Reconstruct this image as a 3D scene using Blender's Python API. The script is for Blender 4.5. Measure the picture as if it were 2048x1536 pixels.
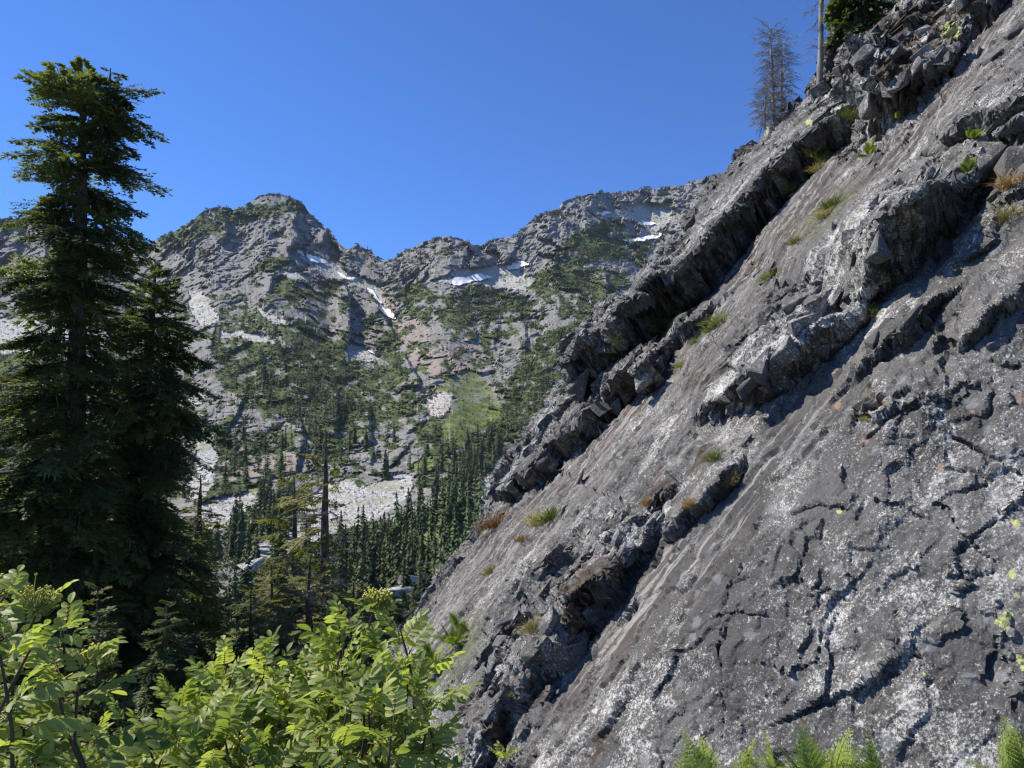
import bpy, bmesh, math, random
import numpy as np
from mathutils import Vector, Matrix, Quaternion

for _o in list(bpy.data.objects):
    bpy.data.objects.remove(_o)
SC = bpy.context.scene
COL = SC.collection
R = math.radians

# ------------------------------------------------------------ camera
PITCH = R(5.0)
F_PX = 1490.0                       # focal length in pixels of the 2048 px wide photograph
CAM = np.array([0.0, 0.0, 1.65])
cam_data = bpy.data.cameras.new('camera')
cam_data.sensor_width = 36.0
cam_data.lens = 36.0 * F_PX / 2048.0
cam_data.clip_start = 0.05
cam_data.clip_end = 20000.0
cam = bpy.data.objects.new('camera', cam_data)
cam.location = CAM.tolist()
cam.rotation_euler = (R(90) + PITCH, 0, 0)
COL.objects.link(cam)
SC.camera = cam

# ------------------------------------------------------------ sky, sun, exposure
SUN_EL, SUN_AZ = R(46.0), R(-75.0)       # azimuth from +Y towards +X: the sun stands to the left, a little ahead
to_sun = Vector((math.sin(SUN_AZ) * math.cos(SUN_EL), math.cos(SUN_AZ) * math.cos(SUN_EL), math.sin(SUN_EL)))
world = bpy.data.worlds.new('World')
SC.world = world
world.use_nodes = True
wn = world.node_tree
wn.nodes.clear()
w_out = wn.nodes.new('ShaderNodeOutputWorld')
w_bg = wn.nodes.new('ShaderNodeBackground')
w_sky = wn.nodes.new('ShaderNodeTexSky')
w_sky.sky_type = 'NISHITA'
w_sky.sun_disc = False
w_sky.sun_elevation = SUN_EL
w_sky.sun_rotation = SUN_AZ
w_sky.altitude = 2600
w_sky.air_density = 1.0
w_sky.dust_density = 0.0
w_sky.ozone_density = 5.0
w_bg.inputs['Strength'].default_value = 0.096
w_tint = wn.nodes.new('ShaderNodeMix')          # the deep clear blue of high mountain air
w_tint.data_type = 'RGBA'
w_tint.blend_type = 'MULTIPLY'
w_tint.inputs['Factor'].default_value = 1.0
w_tint.inputs[7].default_value = (0.62, 0.96, 1.42, 1)
wn.links.new(w_sky.outputs[0], w_tint.inputs[6])
wn.links.new(w_tint.outputs[2], w_bg.inputs[0])
wn.links.new(w_bg.outputs[0], w_out.inputs[0])

sun_data = bpy.data.lights.new('sun', 'SUN')
sun_data.energy = 5.0
sun_data.angle = R(0.5)
sun_data.color = (1.0, 0.93, 0.82)
sun = bpy.data.objects.new('sun', sun_data)
sun.rotation_euler = to_sun.to_track_quat('Z', 'Y').to_euler()
COL.objects.link(sun)

SC.view_settings.view_transform = 'Standard'
SC.view_settings.look = 'None'
SC.view_settings.gamma = 1.0
SC.view_settings.exposure = 0.6
SC.view_settings.use_curve_mapping = False
SC.render.engine = 'CYCLES'
SC.cycles.max_bounces = 5
SC.cycles.diffuse_bounces = 2
SC.cycles.glossy_bounces = 1
SC.cycles.transmission_bounces = 2
SC.cycles.transparent_max_bounces = 4
SC.cycles.volume_bounces = 0
SC.cycles.use_denoising = True
SC.cycles.denoising_input_passes = 'RGB_ALBEDO_NORMAL'
SC.cycles.denoising_prefilter = 'ACCURATE'
SC.cycles.sample_clamp_indirect = 4.0
SC.cycles.filter_width = 1.3
SC.cycles.caustics_reflective = False
SC.cycles.caustics_refractive = False

# ------------------------------------------------------------ helpers: projection
RT = np.array([1.0, 0, 0])
UP = np.array([0, -math.sin(PITCH), math.cos(PITCH)])
FW = np.array([0, math.cos(PITCH), math.sin(PITCH)])

def rays(u, v):
    """directions with unit depth through photo pixels (2048 x 1536)"""
    x = (np.asarray(u, float) - 1024.0) / F_PX
    y = (768.0 - np.asarray(v, float)) / F_PX
    return FW + x[..., None] * RT + y[..., None] * UP

def at(u, v, depth):
    return Vector((CAM + rays(np.float64(u), np.float64(v)) * depth).tolist())

def project(P):
    d = P - CAM
    z = d @ FW
    zz = np.where(np.abs(z) < 1e-6, 1e-6, z)
    return 1024 + F_PX * (d @ RT) / zz, 768 - F_PX * (d @ UP) / zz, z

# ------------------------------------------------------------ helpers: noise in numpy
_rng = np.random.RandomState(7)
_perm = _rng.permutation(256)
_perm = np.concatenate([_perm, _perm, _perm]).astype(np.int64)
_grad = np.array([(1,1,0),(-1,1,0),(1,-1,0),(-1,-1,0),(1,0,1),(-1,0,1),(1,0,-1),(-1,0,-1),
                  (0,1,1),(0,-1,1),(0,1,-1),(0,-1,-1),(1,1,0),(-1,1,0),(0,-1,1),(0,-1,-1)], np.float32)

_G = [np.ascontiguousarray(_grad[:, k]) for k in range(3)]
_perm32 = _perm.astype(np.int32)

def _perlin(P):
    fl = np.floor(P)
    i = fl.astype(np.int32) & 255
    f = (P - fl).astype(np.float32)
    w = f * f * f * (f * (f * 6 - 15) + 10)
    fx, fy, fz = f[:, 0].copy(), f[:, 1].copy(), f[:, 2].copy()
    wx, wy, wz = w[:, 0].copy(), w[:, 1].copy(), w[:, 2].copy()
    ix, iy, iz = i[:, 0].copy(), i[:, 1].copy(), i[:, 2].copy()
    cx = []
    for dx in (0, 1):
        a = _perm32[ix + dx]
        cy = []
        for dy in (0, 1):
            b = _perm32[a + iy + dy] + iz
            cz = []
            for dz in (0, 1):
                g = _perm32[b + dz] & 15
                cz.append(_G[0][g] * (fx - dx) + _G[1][g] * (fy - dy) + _G[2][g] * (fz - dz))
            cy.append(cz[0] + wz * (cz[1] - cz[0]))
        cx.append(cy[0] + wy * (cy[1] - cy[0]))
    return cx[0] + wx * (cx[1] - cx[0])

def perlin(P):
    P = np.asarray(P, np.float64)
    out = np.empty(len(P), np.float32)
    for k in range(0, len(P), 16384):
        out[k:k + 16384] = _perlin(P[k:k + 16384])
    return out

def fbm(P, octaves=4, gain=0.5, ridged=False):
    P = np.asarray(P, np.float64)
    out = np.zeros(len(P), np.float32)
    amp, tot, k = 1.0, 0.0, 1.0
    for o in range(octaves):
        n = perlin(P * k + 17.3 * o)
        if ridged:
            n = 1.0 - 2.0 * np.abs(n) * 1.4
        out += amp * n
        tot += amp
        amp *= gain
        k *= 2.03
    return out / tot

def _voronoi(P, tab):
    fl = np.floor(P)
    i = fl.astype(np.int32) & 255
    f = (P - fl).astype(np.float32)
    n = len(P)
    fx, fy, fz = f[:, 0].copy(), f[:, 1].copy(), f[:, 2].copy()
    f1 = np.full(n, 9.0, np.float32)
    f2 = np.full(n, 9.0, np.float32)
    rid = np.zeros(n, np.int32)
    ox, oy, oz = np.zeros(n, np.float32), np.zeros(n, np.float32), np.zeros(n, np.float32)
    tx, ty, tz = tab
    for dx in (-1, 0, 1):
        a = _perm32[(i[:, 0] + dx) & 255]
        for dy in (-1, 0, 1):
            b = _perm32[a + ((i[:, 1] + dy) & 255)]
            for dz in (-1, 0, 1):
                h = _perm32[b + ((i[:, 2] + dz) & 255)]
                px, py, pz = fx - dx - tx[h], fy - dy - ty[h], fz - dz - tz[h]
                q = px * px + py * py + pz * pz
                near = q < f1
                f2 = np.where(near, f1, np.minimum(f2, q))
                f1 = np.where(near, q, f1)
                rid = np.where(near, h, rid)
                ox = np.where(near, px, ox)
                oy = np.where(near, py, oy)
                oz = np.where(near, pz, oz)
    return np.sqrt(f1), np.sqrt(f2), rid, np.stack([ox, oy, oz], 1)

def voronoi(P, seed=0):
    """3-D cells: F1, F2, three random numbers of the nearest cell, offset from its centre"""
    P = np.asarray(P, np.float64)
    tab = np.random.RandomState(100 + seed).rand(256, 3).astype(np.float32)
    tab = [np.ascontiguousarray(tab[:, k]) for k in range(3)]
    parts = [_voronoi(P[k:k + 16384], tab) for k in range(0, len(P), 16384)]
    f1, f2, rid, off = (np.concatenate([p[k] for p in parts]) for k in range(4))
    return f1, f2, np.random.RandomState(200 + seed).rand(256, 3)[rid], off

def sstep(a, b, x):
    t = np.clip((x - a) / (b - a), 0, 1)
    return t * t * (3 - 2 * t)

def in_poly(u, v, poly):
    """vectorised point in polygon"""
    c = np.zeros(u.shape, bool)
    n = len(poly)
    for k in range(n):
        x0, y0 = poly[k]
        x1, y1 = poly[(k + 1) % n]
        if y0 == y1:
            continue
        t = ((y0 > v) != (y1 > v)) & (u < (x1 - x0) * (v - y0) / (y1 - y0) + x0)
        c ^= t
    return c

def line_dist(u, v, pts):
    """distance to a polyline, signed (positive on its left when walked in picture coordinates), and the parameter along it"""
    best = np.full(u.shape, 1e9)
    sgn = np.ones(u.shape)
    par = np.zeros(u.shape)
    for k in range(len(pts) - 1):
        ax, ay = pts[k][:2]
        bx, by = pts[k + 1][:2]
        ex, ey = bx - ax, by - ay
        L2 = ex * ex + ey * ey + 1e-9
        t = ((u - ax) * ex + (v - ay) * ey) / L2
        tc = np.clip(t, 0, 1)
        d = np.hypot(u - ax - tc * ex, v - ay - tc * ey)
        cr = ex * (v - ay) - ey * (u - ax)      # < 0: left of the walk (y points down)
        m = d < best - 1e-6
        best = np.where(m, d, best)
        sgn = np.where(m, np.where(cr < 0, 1.0, -1.0), sgn)
        par = np.where(m, k + tc, par)
    return best * sgn, par

# ------------------------------------------------------------ helpers: objects
def mesh_np(name, V, faces, mats=(), attrs=None, midx=None, smooth=False):
    """faces: (n,3) or (n,4) index array, or a list of such arrays"""
    me = bpy.data.meshes.new(name)
    if isinstance(faces, np.ndarray):
        faces = [faces]
    faces = [f for f in faces if len(f)]
    loops = np.concatenate([f.ravel() for f in faces]).astype(np.int32)
    sizes = np.concatenate([np.full(len(f), f.shape[1], np.int32) for f in faces])
    me.vertices.add(len(V))
    me.vertices.foreach_set('co', np.asarray(V, np.float32).ravel())
    me.loops.add(len(loops))
    me.loops.foreach_set('vertex_index', loops)
    me.polygons.add(len(sizes))
    starts = np.concatenate([[0], np.cumsum(sizes)[:-1]]).astype(np.int32)
    me.polygons.foreach_set('loop_start', starts)
    me.polygons.foreach_set('loop_total', sizes)
    for m in mats:
        me.materials.append(m)
    if midx is not None:
        me.polygons.foreach_set('material_index', np.asarray(midx, np.int32))
    me.polygons.foreach_set('use_smooth', np.full(len(sizes), bool(smooth)))
    for k, a in (attrs or {}).items():
        at_ = me.attributes.new(k, 'FLOAT', 'POINT')
        at_.data.foreach_set('value', np.asarray(a, np.float32))
    me.update(calc_edges=True)
    return me

def link(name, me, parent=None, loc=None):
    o = bpy.data.objects.new(name, me)
    COL.objects.link(o)
    if parent is not None:
        o.parent = parent
    if loc is not None:
        o.location = loc
    return o

def tag(o, label=None, cat=None, group=None, kind=None):
    if label: o['label'] = label
    if cat: o['category'] = cat
    if group: o['group'] = group
    if kind: o['kind'] = kind
    return o

def empty(name, loc):
    o = bpy.data.objects.new(name, None)
    o.empty_display_size = 0.2
    COL.objects.link(o)
    o.location = loc
    return o

# ------------------------------------------------------------ helpers: materials
class Mat:
    def __init__(self, name, rough=0.9, spec=0.2):
        self.m = bpy.data.materials.new(name)
        self.m.use_nodes = True
        self.t = self.m.node_tree
        self.b = self.t.nodes['Principled BSDF']
        self.b.inputs['Roughness'].default_value = rough
        self.b.inputs['Specular IOR Level'].default_value = spec
        self.out = self.t.nodes['Material Output']
    def n(self, kind, **kw):
        x = self.t.nodes.new(kind)
        for k, v in kw.items():
            setattr(x, k, v)
        return x
    def put(self, sock, val):
        if hasattr(val, 'is_output') or isinstance(val, bpy.types.NodeSocket):
            self.t.links.new(val, sock)
        else:
            sock.default_value = val
    def pos(self):
        return self.n('ShaderNodeNewGeometry').outputs['Position']
    def attr(self, name):
        x = self.n('ShaderNodeAttribute'); x.attribute_name = name
        return x.outputs['Fac']
    def map(self, vec, scale=(1, 1, 1), loc=(0, 0, 0)):
        x = self.n('ShaderNodeMapping')
        self.put(x.inputs['Vector'], vec)
        x.inputs['Scale'].default_value = scale
        x.inputs['Location'].default_value = loc
        return x.outputs[0]
    def noise(self, vec, scale, detail=4, rough=0.55, dist=0.0):
        x = self.n('ShaderNodeTexNoise')
        self.put(x.inputs['Vector'], vec)
        x.inputs['Scale'].default_value = scale
        x.inputs['Detail'].default_value = detail
        x.inputs['Roughness'].default_value = rough
        x.inputs['Distortion'].default_value = dist
        return x.outputs['Fac']
    def voro(self, vec, scale, feature='F1', out='Distance'):
        x = self.n('ShaderNodeTexVoronoi', feature=feature)
        self.put(x.inputs['Vector'], vec)
        x.inputs['Scale'].default_value = scale
        return x.outputs[out]
    def ramp(self, fac, stops, interp='LINEAR'):
        x = self.n('ShaderNodeValToRGB')
        x.color_ramp.interpolation = interp
        e = x.color_ramp.elements
        while len(e) < len(stops):
            e.new(0.5)
        for k, (p, c) in enumerate(stops):
            e[k].position = p
            e[k].color = (c, c, c, 1) if isinstance(c, (int, float)) else (*c, 1)
        self.put(x.inputs[0], fac)
        return x.outputs[0]
    def mr(self, fac, a, b, lo=0.0, hi=1.0):
        x = self.n('ShaderNodeMapRange'); x.interpolation_type = 'SMOOTHSTEP'
        self.put(x.inputs['Value'], fac)
        x.inputs['From Min'].default_value = a
        x.inputs['From Max'].default_value = b
        x.inputs['To Min'].default_value = lo
        x.inputs['To Max'].default_value = hi
        return x.outputs[0]
    def math(self, op, a, b=0.0, clamp=False):
        x = self.n('ShaderNodeMath', operation=op); x.use_clamp = clamp
        self.put(x.inputs[0], a); self.put(x.inputs[1], b)
        return x.outputs[0]
    def mix(self, fac, a, b, blend='MIX'):
        x = self.n('ShaderNodeMix', data_type='RGBA', blend_type=blend)
        self.put(x.inputs['Factor'], fac)
        for s, v in ((x.inputs[6], a), (x.inputs[7], b)):
            if isinstance(v, tuple):
                s.default_value = (*v, 1) if len(v) == 3 else v
            else:
                self.t.links.new(v, s)
        return x.outputs[2]
    def dot(self, vec, c):
        x = self.n('ShaderNodeVectorMath', operation='DOT_PRODUCT')
        self.put(x.inputs[0], vec); x.inputs[1].default_value = c
        return x.outputs['Value']
    def xyz(self, x_, y_, z_):
        x = self.n('ShaderNodeCombineXYZ')
        for s, v in zip(x.inputs, (x_, y_, z_)):
            self.put(s, v)
        return x.outputs[0]
    def color(self, c):
        self.put(self.b.inputs['Base Color'], (*c, 1) if isinstance(c, tuple) else c)
        return self
    def bump(self, height, strength=0.4, distance=0.02):
        x = self.n('ShaderNodeBump')
        self.put(x.inputs['Height'], height)
        x.inputs['Strength'].default_value = strength
        x.inputs['Distance'].default_value = distance
        self.put(self.b.inputs['Normal'], x.outputs[0])
        return self

def leaf_mat(name, dark, light, trans=0.35, rough=0.55, scale=6.0, spec=0.3, tcol=None):
    """leaf with a colour that varies from leaf to leaf and light passing through"""
    m = Mat(name, rough, spec)
    info = m.n('ShaderNodeObjectInfo')
    r = m.math('ADD', info.outputs['Random'], m.noise(m.pos(), scale, 2))
    c = m.mix(m.mr(r, 0.45, 1.45), dark, light)
    m.color(c)
    tr = m.n('ShaderNodeBsdfTranslucent')
    m.put(tr.inputs[0], m.mix(1.0, c, tcol or (1.25, 1.3, 0.55), 'MULTIPLY'))
    ms = m.n('ShaderNodeMixShader')
    ms.inputs[0].default_value = trans
    m.t.links.new(m.b.outputs[0], ms.inputs[1])
    m.t.links.new(tr.outputs[0], ms.inputs[2])
    m.t.links.new(ms.outputs[0], m.out.inputs[0])
    return m.m
# ============================================================ MOUNTAINS AND VALLEY (one sheet of terrain)
SKY = [(-900, 470), (-500, 455), (-100, 432), (0, 438), (40, 437), (80, 430), (120, 440), (180, 455), (250, 478), (300, 490), (330, 470),
       (350, 462), (380, 445), (400, 428), (410, 420), (440, 415), (470, 417), (490, 415), (505, 403), (515, 394), (540, 386), (565, 390),
       (590, 400), (610, 411), (616, 424), (640, 445), (655, 460), (670, 478), (690, 500), (700, 499), (717, 488), (728, 497), (745, 505),
       (750, 517), (770, 521), (790, 515), (810, 500), (840, 488), (870, 476), (900, 472), (925, 478), (945, 491), (970, 490), (985, 480),
       (1020, 474), (1045, 462), (1060, 442), (1085, 429), (1110, 421), (1125, 405), (1150, 397), (1175, 389), (1200, 386), (1240, 384),
       (1270, 384), (1290, 377), (1310, 381), (1335, 371), (1360, 376), (1380, 362), (1410, 354), (1450, 345), (1600, 330), (2000, 340), (2900, 420)]
SKX = np.array([p[0] for p in SKY], float)
SKV = np.array([p[1] for p in SKY], float)

VEG = [  # dark green brush and small trees
    [(430, 655), (500, 625), (560, 640), (600, 640), (640, 668), (690, 685), (690, 722), (760, 722), (800, 705), (832, 760), (830, 830), (760, 850),
     (705, 890), (690, 940), (650, 930), (600, 850), (575, 830), (520, 830), (480, 800), (440, 770), (420, 710)],
    [(870, 625), (900, 585), (960, 570), (1010, 585), (1060, 595), (1070, 612), (1050, 640), (1000, 652), (960, 640), (930, 665), (880, 650)],
    [(1040, 572), (1080, 540), (1130, 530), (1200, 538), (1260, 560), (1215, 620), (1160, 590), (1130, 580), (1090, 600)],
    [(1110, 505), (1140, 472), (1180, 448), (1235, 440), (1250, 465), (1310, 490), (1285, 525), (1200, 522), (1150, 532), (1100, 525)],
    [(1000, 810), (1035, 730), (1080, 670), (1120, 655), (1190, 640), (1165, 690), (1110, 770), (1060, 840), (985, 935), (930, 990), (830, 970),
     (850, 905), (825, 860), (870, 835), (945, 810)],
    [(560, 545), (600, 560), (690, 560), (690, 580), (640, 600), (600, 610), (540, 590)],
    [(770, 590), (840, 560), (870, 590), (860, 640), (830, 640), (800, 610)],
    [(430, 850), (480, 880), (560, 850), (590, 900), (530, 900), (450, 960), (425, 930)],
    [(425, 955), (520, 965), (540, 985), (440, 1060), (420, 1045), (440, 990), (400, 1010)],
    [(-60, 720), (60, 705), (130, 720), (140, 800), (150, 1150), (-60, 1150)],
    [(300, 470), (420, 425), (600, 400), (620, 425), (520, 440), (420, 470), (330, 500)],
    [(540, 500), (590, 520), (600, 540), (560, 545), (500, 550)],
    [(450, 1060), (520, 1000), (560, 990), (600, 1010), (600, 1090), (660, 1060), (780, 1050), (900, 1000), (930, 990), (870, 1180), (760, 1230), (560, 1200), (450, 1120)],
    [(1120, 600), (1240, 610), (1200, 680), (1150, 640)],
    [(760, 640), (800, 690), (790, 720), (830, 790), (780, 740), (750, 690)],
]
TREEY = [  # where upright conifers stand close together
    [(440, 760), (640, 650), (690, 690), (690, 850), (600, 860), (520, 830)],
    [(880, 650), (960, 575), (1060, 595), (1040, 640)],
    [(1080, 560), (1200, 540), (1230, 580), (1210, 625)],
    [(1110, 505), (1180, 450), (1240, 445), (1290, 500), (1200, 525)],
    [(1000, 830), (1080, 680), (1190, 640), (1110, 770), (985, 935), (930, 990), (900, 940)],
    [(-60, 760), (130, 740), (140, 1150), (-60, 1150)],
    [(450, 1070), (560, 985), (600, 1010), (570, 1100), (470, 1110)],
    [(750, 560), (800, 500), (880, 475), (860, 560), (800, 600)],
    [(1100, 430), (1160, 395), (1190, 420), (1130, 470)],
    [(320, 500), (400, 440), (440, 420), (420, 470), (340, 530)],
]
MEADOW = [
    [(858, 792), (880, 770), (910, 745), (930, 738), (960, 750), (990, 785), (960, 805), (920, 802), (905, 788), (880, 783)],
    [(985, 780), (1012, 830), (955, 862), (900, 842), (905, 800)],
    [(820, 935), (850, 908), (872, 918), (860, 942)],
    [(900, 830), (950, 850), (940, 900), (900, 900), (880, 860)],
    [(485, 975), (530, 960), (545, 975), (510, 995)],
    [(790, 1170), (840, 1060), (880, 1040), (930, 1060), (860, 1190), (810, 1230)],
]
SCREE = [
    [(605, 1010), (650, 965), (700, 955), (715, 975), (760, 962), (800, 945), (826, 950), (822, 985), (792, 1012), (750, 1038), (700, 1058), (650, 1075), (600, 1110), (560, 1110)],
    [(390, 1010), (440, 990), (470, 988), (530, 978), (522, 1002), (482, 1032), (440, 1060), (410, 1060)],
    [(395, 870), (420, 880), (432, 910), (428, 960), (412, 992), (375, 1005)],
    [(590, 502), (620, 510), (650, 520), (700, 545), (745, 558), (768, 575), (775, 610), (788, 640), (764, 628), (742, 592), (715, 572), (690, 562), (660, 556), (618, 530)],
    [(555, 536), (600, 545), (645, 560), (600, 564), (560, 548)],
    [(880, 562), (900, 545), (930, 535), (980, 530), (1010, 525), (1052, 528), (1042, 545), (1072, 560), (1052, 582), (1000, 576), (960, 566), (920, 572)],
    [(1190, 432), (1230, 420), (1280, 410), (1300, 404), (1320, 410), (1350, 400), (1338, 440), (1312, 472), (1290, 482), (1250, 485), (1292, 460), (1270, 440), (1230, 440)],
    [(694, 688), (722, 690), (765, 716), (740, 724), (700, 722)],
    [(378, 580), (415, 590), (440, 640), (400, 650), (378, 620)],
    [(-900, 640), (0, 635), (130, 642), (210, 660), (215, 690), (130, 700), (40, 705), (-900, 740)],
    [(440, 660), (520, 665), (560, 690), (500, 680), (440, 672)],
    [(510, 612), (560, 635), (600, 640), (560, 650), (520, 632)],
    [(855, 802), (880, 783), (906, 786), (906, 812), (882, 832), (858, 832)],
    [(470, 1110), (510, 1085), (560, 1080), (600, 1090), (560, 1115), (500, 1125)],
    [(610, 1180), (680, 1190), (740, 1200), (690, 1225), (620, 1215)],
    [(375, 780), (412, 780), (405, 815), (380, 815)],
]
PINK = [[(745, 590), (768, 580), (800, 610), (800, 640), (780, 632)], [(930, 540), (990, 540), (1000, 560), (940, 560)], [(855, 802), (880, 783), (906, 786), (906, 812), (882, 832), (858, 832)],
        [(780, 640), (840, 620), (860, 700), (960, 690), (1000, 740), (880, 750), (830, 740)], [(440, 890), (600, 910), (580, 970), (450, 960)]]
# arêtes: the rock stands forward up to the line and falls away sharply on its right
ARETE = [  # (points, how far forward in share of the distance, reach to the left in pixels)
    ([(688, 566), (698, 600), (698, 660), (690, 705)], .050, 45),
    ([(424, 428), (450, 440), (452, 465), (440, 492)], .016, 25),
    ([(592, 418), (586, 455), (600, 492)], .020, 40),
    ([(655, 458), (640, 495)], .016, 22),
    ([(590, 480), (575, 500), (578, 530)], .02, 30),
    ([(548, 545), (535, 590)], .016, 25),
    ([(592, 560), (590, 585)], .014, 22),
    ([(1205, 540), (1216, 575), (1215, 610)], .022, 35),
    ([(1113, 650), (1122, 700), (1110, 740)], .02, 30),
    ([(745, 590), (770, 640), (800, 690)], .026, 55),
    ([(800, 700), (835, 755), (836, 775)], .030, 50),
    ([(740, 800), (736, 850), (745, 890)], .025, 45),
    ([(668, 760), (676, 830), (668, 880)], .025, 40),
    ([(600, 830), (606, 880), (585, 960)], .02, 40),
    ([(500, 760), (470, 830), (450, 860)], .015, 30),
    ([(525, 700), (527, 780)], .012, 25),
    ([(560, 690), (575, 770)], .012, 25),
    ([(880, 650), (975, 620), (970, 670)], .010, 30),
    ([(905, 655), (950, 660), (945, 690)], .012, 30),
    ([(1020, 620), (1050, 650), (1050, 720)], .014, 40),
    ([(1000, 630), (985, 700)], .010, 30),
    ([(905, 480), (935, 490), (930, 520)], .012, 25),
    ([(1040, 460), (1030, 500), (1000, 530)], .010, 30),
    ([(830, 870), (800, 910), (770, 940)], .016, 30),
    ([(745, 900), (740, 930)], .014, 25),
    ([(430, 640), (420, 700)], .012, 30), ([(30, 470), (40, 620)], .010, 25), ([(90, 470), (95, 620)], .010, 25),
]

def build_mountains():
    us = np.concatenate([np.arange(-900, -60, 14), np.arange(-60, 1480, 3.0), np.arange(1480, 2900, 22)])
    fr = np.concatenate([np.linspace(0, .25, 92)[:-1], np.linspace(.25, 1, 230)])       # skyline .. 1250
    low = np.concatenate([np.arange(1256, 1400, 6.0), np.arange(1400, 1800, 14), np.arange(1800, 3400, 120)])
    sky = np.interp(us, SKX, SKV)
    sky = sky + 5.0 * fbm(np.stack([us / 22, us * 0, us * 0 + 3], 1), 3) + 3.0 * np.abs(perlin(np.stack([us / 7, us * 0, us * 0 + 9], 1)))
    jag = sky - np.interp(us, SKX, SKV)
    base = np.interp(us, SKX, SKV)
    base = np.convolve(np.pad(base, 12, 'edge'), np.ones(25) / 25, 'valid')
    jag = sky - base
    Vg = np.concatenate([base[None, :] + fr[:, None] * (1250 - base[None, :]) + jag[None, :] * np.clip(1 - fr[:, None] * 7, 0, 1) ** 2, np.repeat(low[:, None], len(us), 1)], 0)
    Ug = np.repeat(us[None, :], Vg.shape[0], 0)
    nr, nc = Vg.shape
    u, v = Ug.ravel(), Vg.ravel()
    sk = np.interp(u, us, base)
    w = np.clip((v - sk) / (1150 - sk), 0, 1)
    top = np.interp(u, [-900, 0, 250, 400, 560, 700, 780, 900, 1100, 1300, 1500, 2900], [1150, 1150, 1120, 1060, 1080, 1000, 980, 960, 1050, 1180, 1150, 1150])
    lz = np.interp(w, [0, .12, .22, .34, .42, .55, .7, .82, 1.0],
                   np.log(np.array([1.0, .90, .80, .64, .56, .46, .36, .28, .165])))
    z = top * np.exp(lz)
    zlow = np.interp(v, [1150, 1200, 1230, 1300, 1400, 1536, 1800, 3400], [172, 100, 66, 40, 25, 13.5, 6.2, 2.2])
    z = np.where(v > 1150, zlow * (top * .165 / 172 * sstep(1260, 1150, v) + 1 - sstep(1260, 1150, v)), z)
    # left wall and its talus fan; the near hillside that meets the foot of the rock
    near = sstep(180, 10, np.abs(u - np.interp(v, [1000, 1230, 1300], [985, 850, 800]))) * sstep(980, 1080, v) * sstep(1300, 1220, v)
    z = np.exp(np.log(z) * (1 - near) + np.log(np.interp(v, [1000, 1250], [110, 48])) * near)
    wob = np.stack([u / 30, v / 30, v * 0], 1)
    wu = u + 9 * fbm(wob, 3) + 4 * perlin(wob * 4.1)
    wv = v + 9 * fbm(wob + 40, 3) + 4 * perlin(wob * 4.1 + 77)
    def mask(polys):
        m = np.zeros(u.shape)
        for p in polys:
            p = np.array(p, float)
            bb = (wu > p[:, 0].min()) & (wu < p[:, 0].max()) & (wv > p[:, 1].min()) & (wv < p[:, 1].max())
            k = np.nonzero(bb)[0]
            m[k] = np.maximum(m[k], in_poly(wu[k], wv[k], p.tolist()))
        return m
    veg, scree, meadow, pink, treey = mask(VEG), mask(SCREE), mask(MEADOW), mask(PINK), mask(TREEY)
    veg *= 1 - scree
    nz = fbm(np.stack([u / 26, v / 20, u * 0], 1), 4)
    veg = np.where((veg > 0) & (nz < -.17), .15, veg)                     # bare rock shows between the brush
    veg = np.where((veg < .5) & (scree < .5) & (v > 590) & (v < 1000) & (nz > .07), .8, veg)
    veg = np.where((veg < .5) & (scree < .5) & (v <= 590) & (nz > .20), .6, veg)
    veg = np.maximum(veg, sstep(1190, 1230, v) * (nz > -.25) * (1 - scree))
    veg = np.maximum(veg, near * (nz > -.12))
    P0 = CAM + rays(u, v) * z[:, None]
    # relief
    smooth = np.clip(scree + meadow, 0, 1)
    rockm = (1 - .93 * smooth) * sstep(1200, 1080, v)
    Pn = P0 / 130.0
    Pw = Pn + .62 * np.stack([fbm(Pn * 1.3, 5, .6), fbm(Pn * 1.3 + 31, 5, .6), fbm(Pn * 1.3 + 63, 5, .6)], 1)
    aniso = np.stack([Pw[:, 0] * 1.5 + .28 * Pw[:, 2], Pw[:, 1] * .15, Pw[:, 2] * .34], 1)      # ribs and gullies run downslope
    r1 = fbm(aniso, 6, .55, ridged=True)
    f1, f2, cr, off = voronoi(aniso * 2.6, 3)
    plates = (cr[:, 0] - .5) * .9 - off[:, 0] * (cr[:, 1] + .1) * 1.3 + off[:, 2] * (cr[:, 2] - .5)
    f1b, f2b, crb, offb = voronoi(aniso * 8.0, 4)
    platesb = (crb[:, 0] - .5) * .9 + offb[:, 0] * (crb[:, 1] - .6) * 1.6 + offb[:, 2] * (crb[:, 2] - .5)
    ribs = fbm(np.stack([Pw[:, 0] * 4.2 + .4 * Pw[:, 2], Pw[:, 1] * .14, Pw[:, 2] * .32], 1), 4, .5, True)
    rel = rockm * (.012 * r1 + .026 * fbm(aniso * 1.1 + 9, 5, .5) + .016 * plates + .006 * platesb + .010 * ribs + .0012 * perlin(P0 / 4.0) + .002 * fbm(P0 / 14, 3, .5, True))
    close = sstep(750, 350, z) * rockm
    rel += close * (.012 * fbm(aniso * 2.4 + 5, 5, .5) + .005 * platesb)
    for pts, amp, reach in ARETE:
        d, par = line_dist(u + 5 * perlin(wob * 2), v, pts)
        # walked downwards, the picture's left is the walker's right: d < 0 is left of the line
        ends = sstep(-.02, .25, par / (len(pts) - 1)) * sstep(1.02, .8, par / (len(pts) - 1))
        left = np.where(d < 0, np.clip(1 + d / reach, 0, 1), np.clip(1 - d / 5.0, 0, 1))
        left = left * left * (3 - 2 * left)
        rel += amp * 1.25 * left * np.clip(ends, 0, 1) * (1 - .8 * scree)
    rel += .006 * sstep(1150, 900, v) * fbm(P0 / 60, 3)
    fade = sstep(0, .03, w)                                                # keep the skyline where it is
    P = P0 - rays(u, v) * (z * rel)[:, None]
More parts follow.
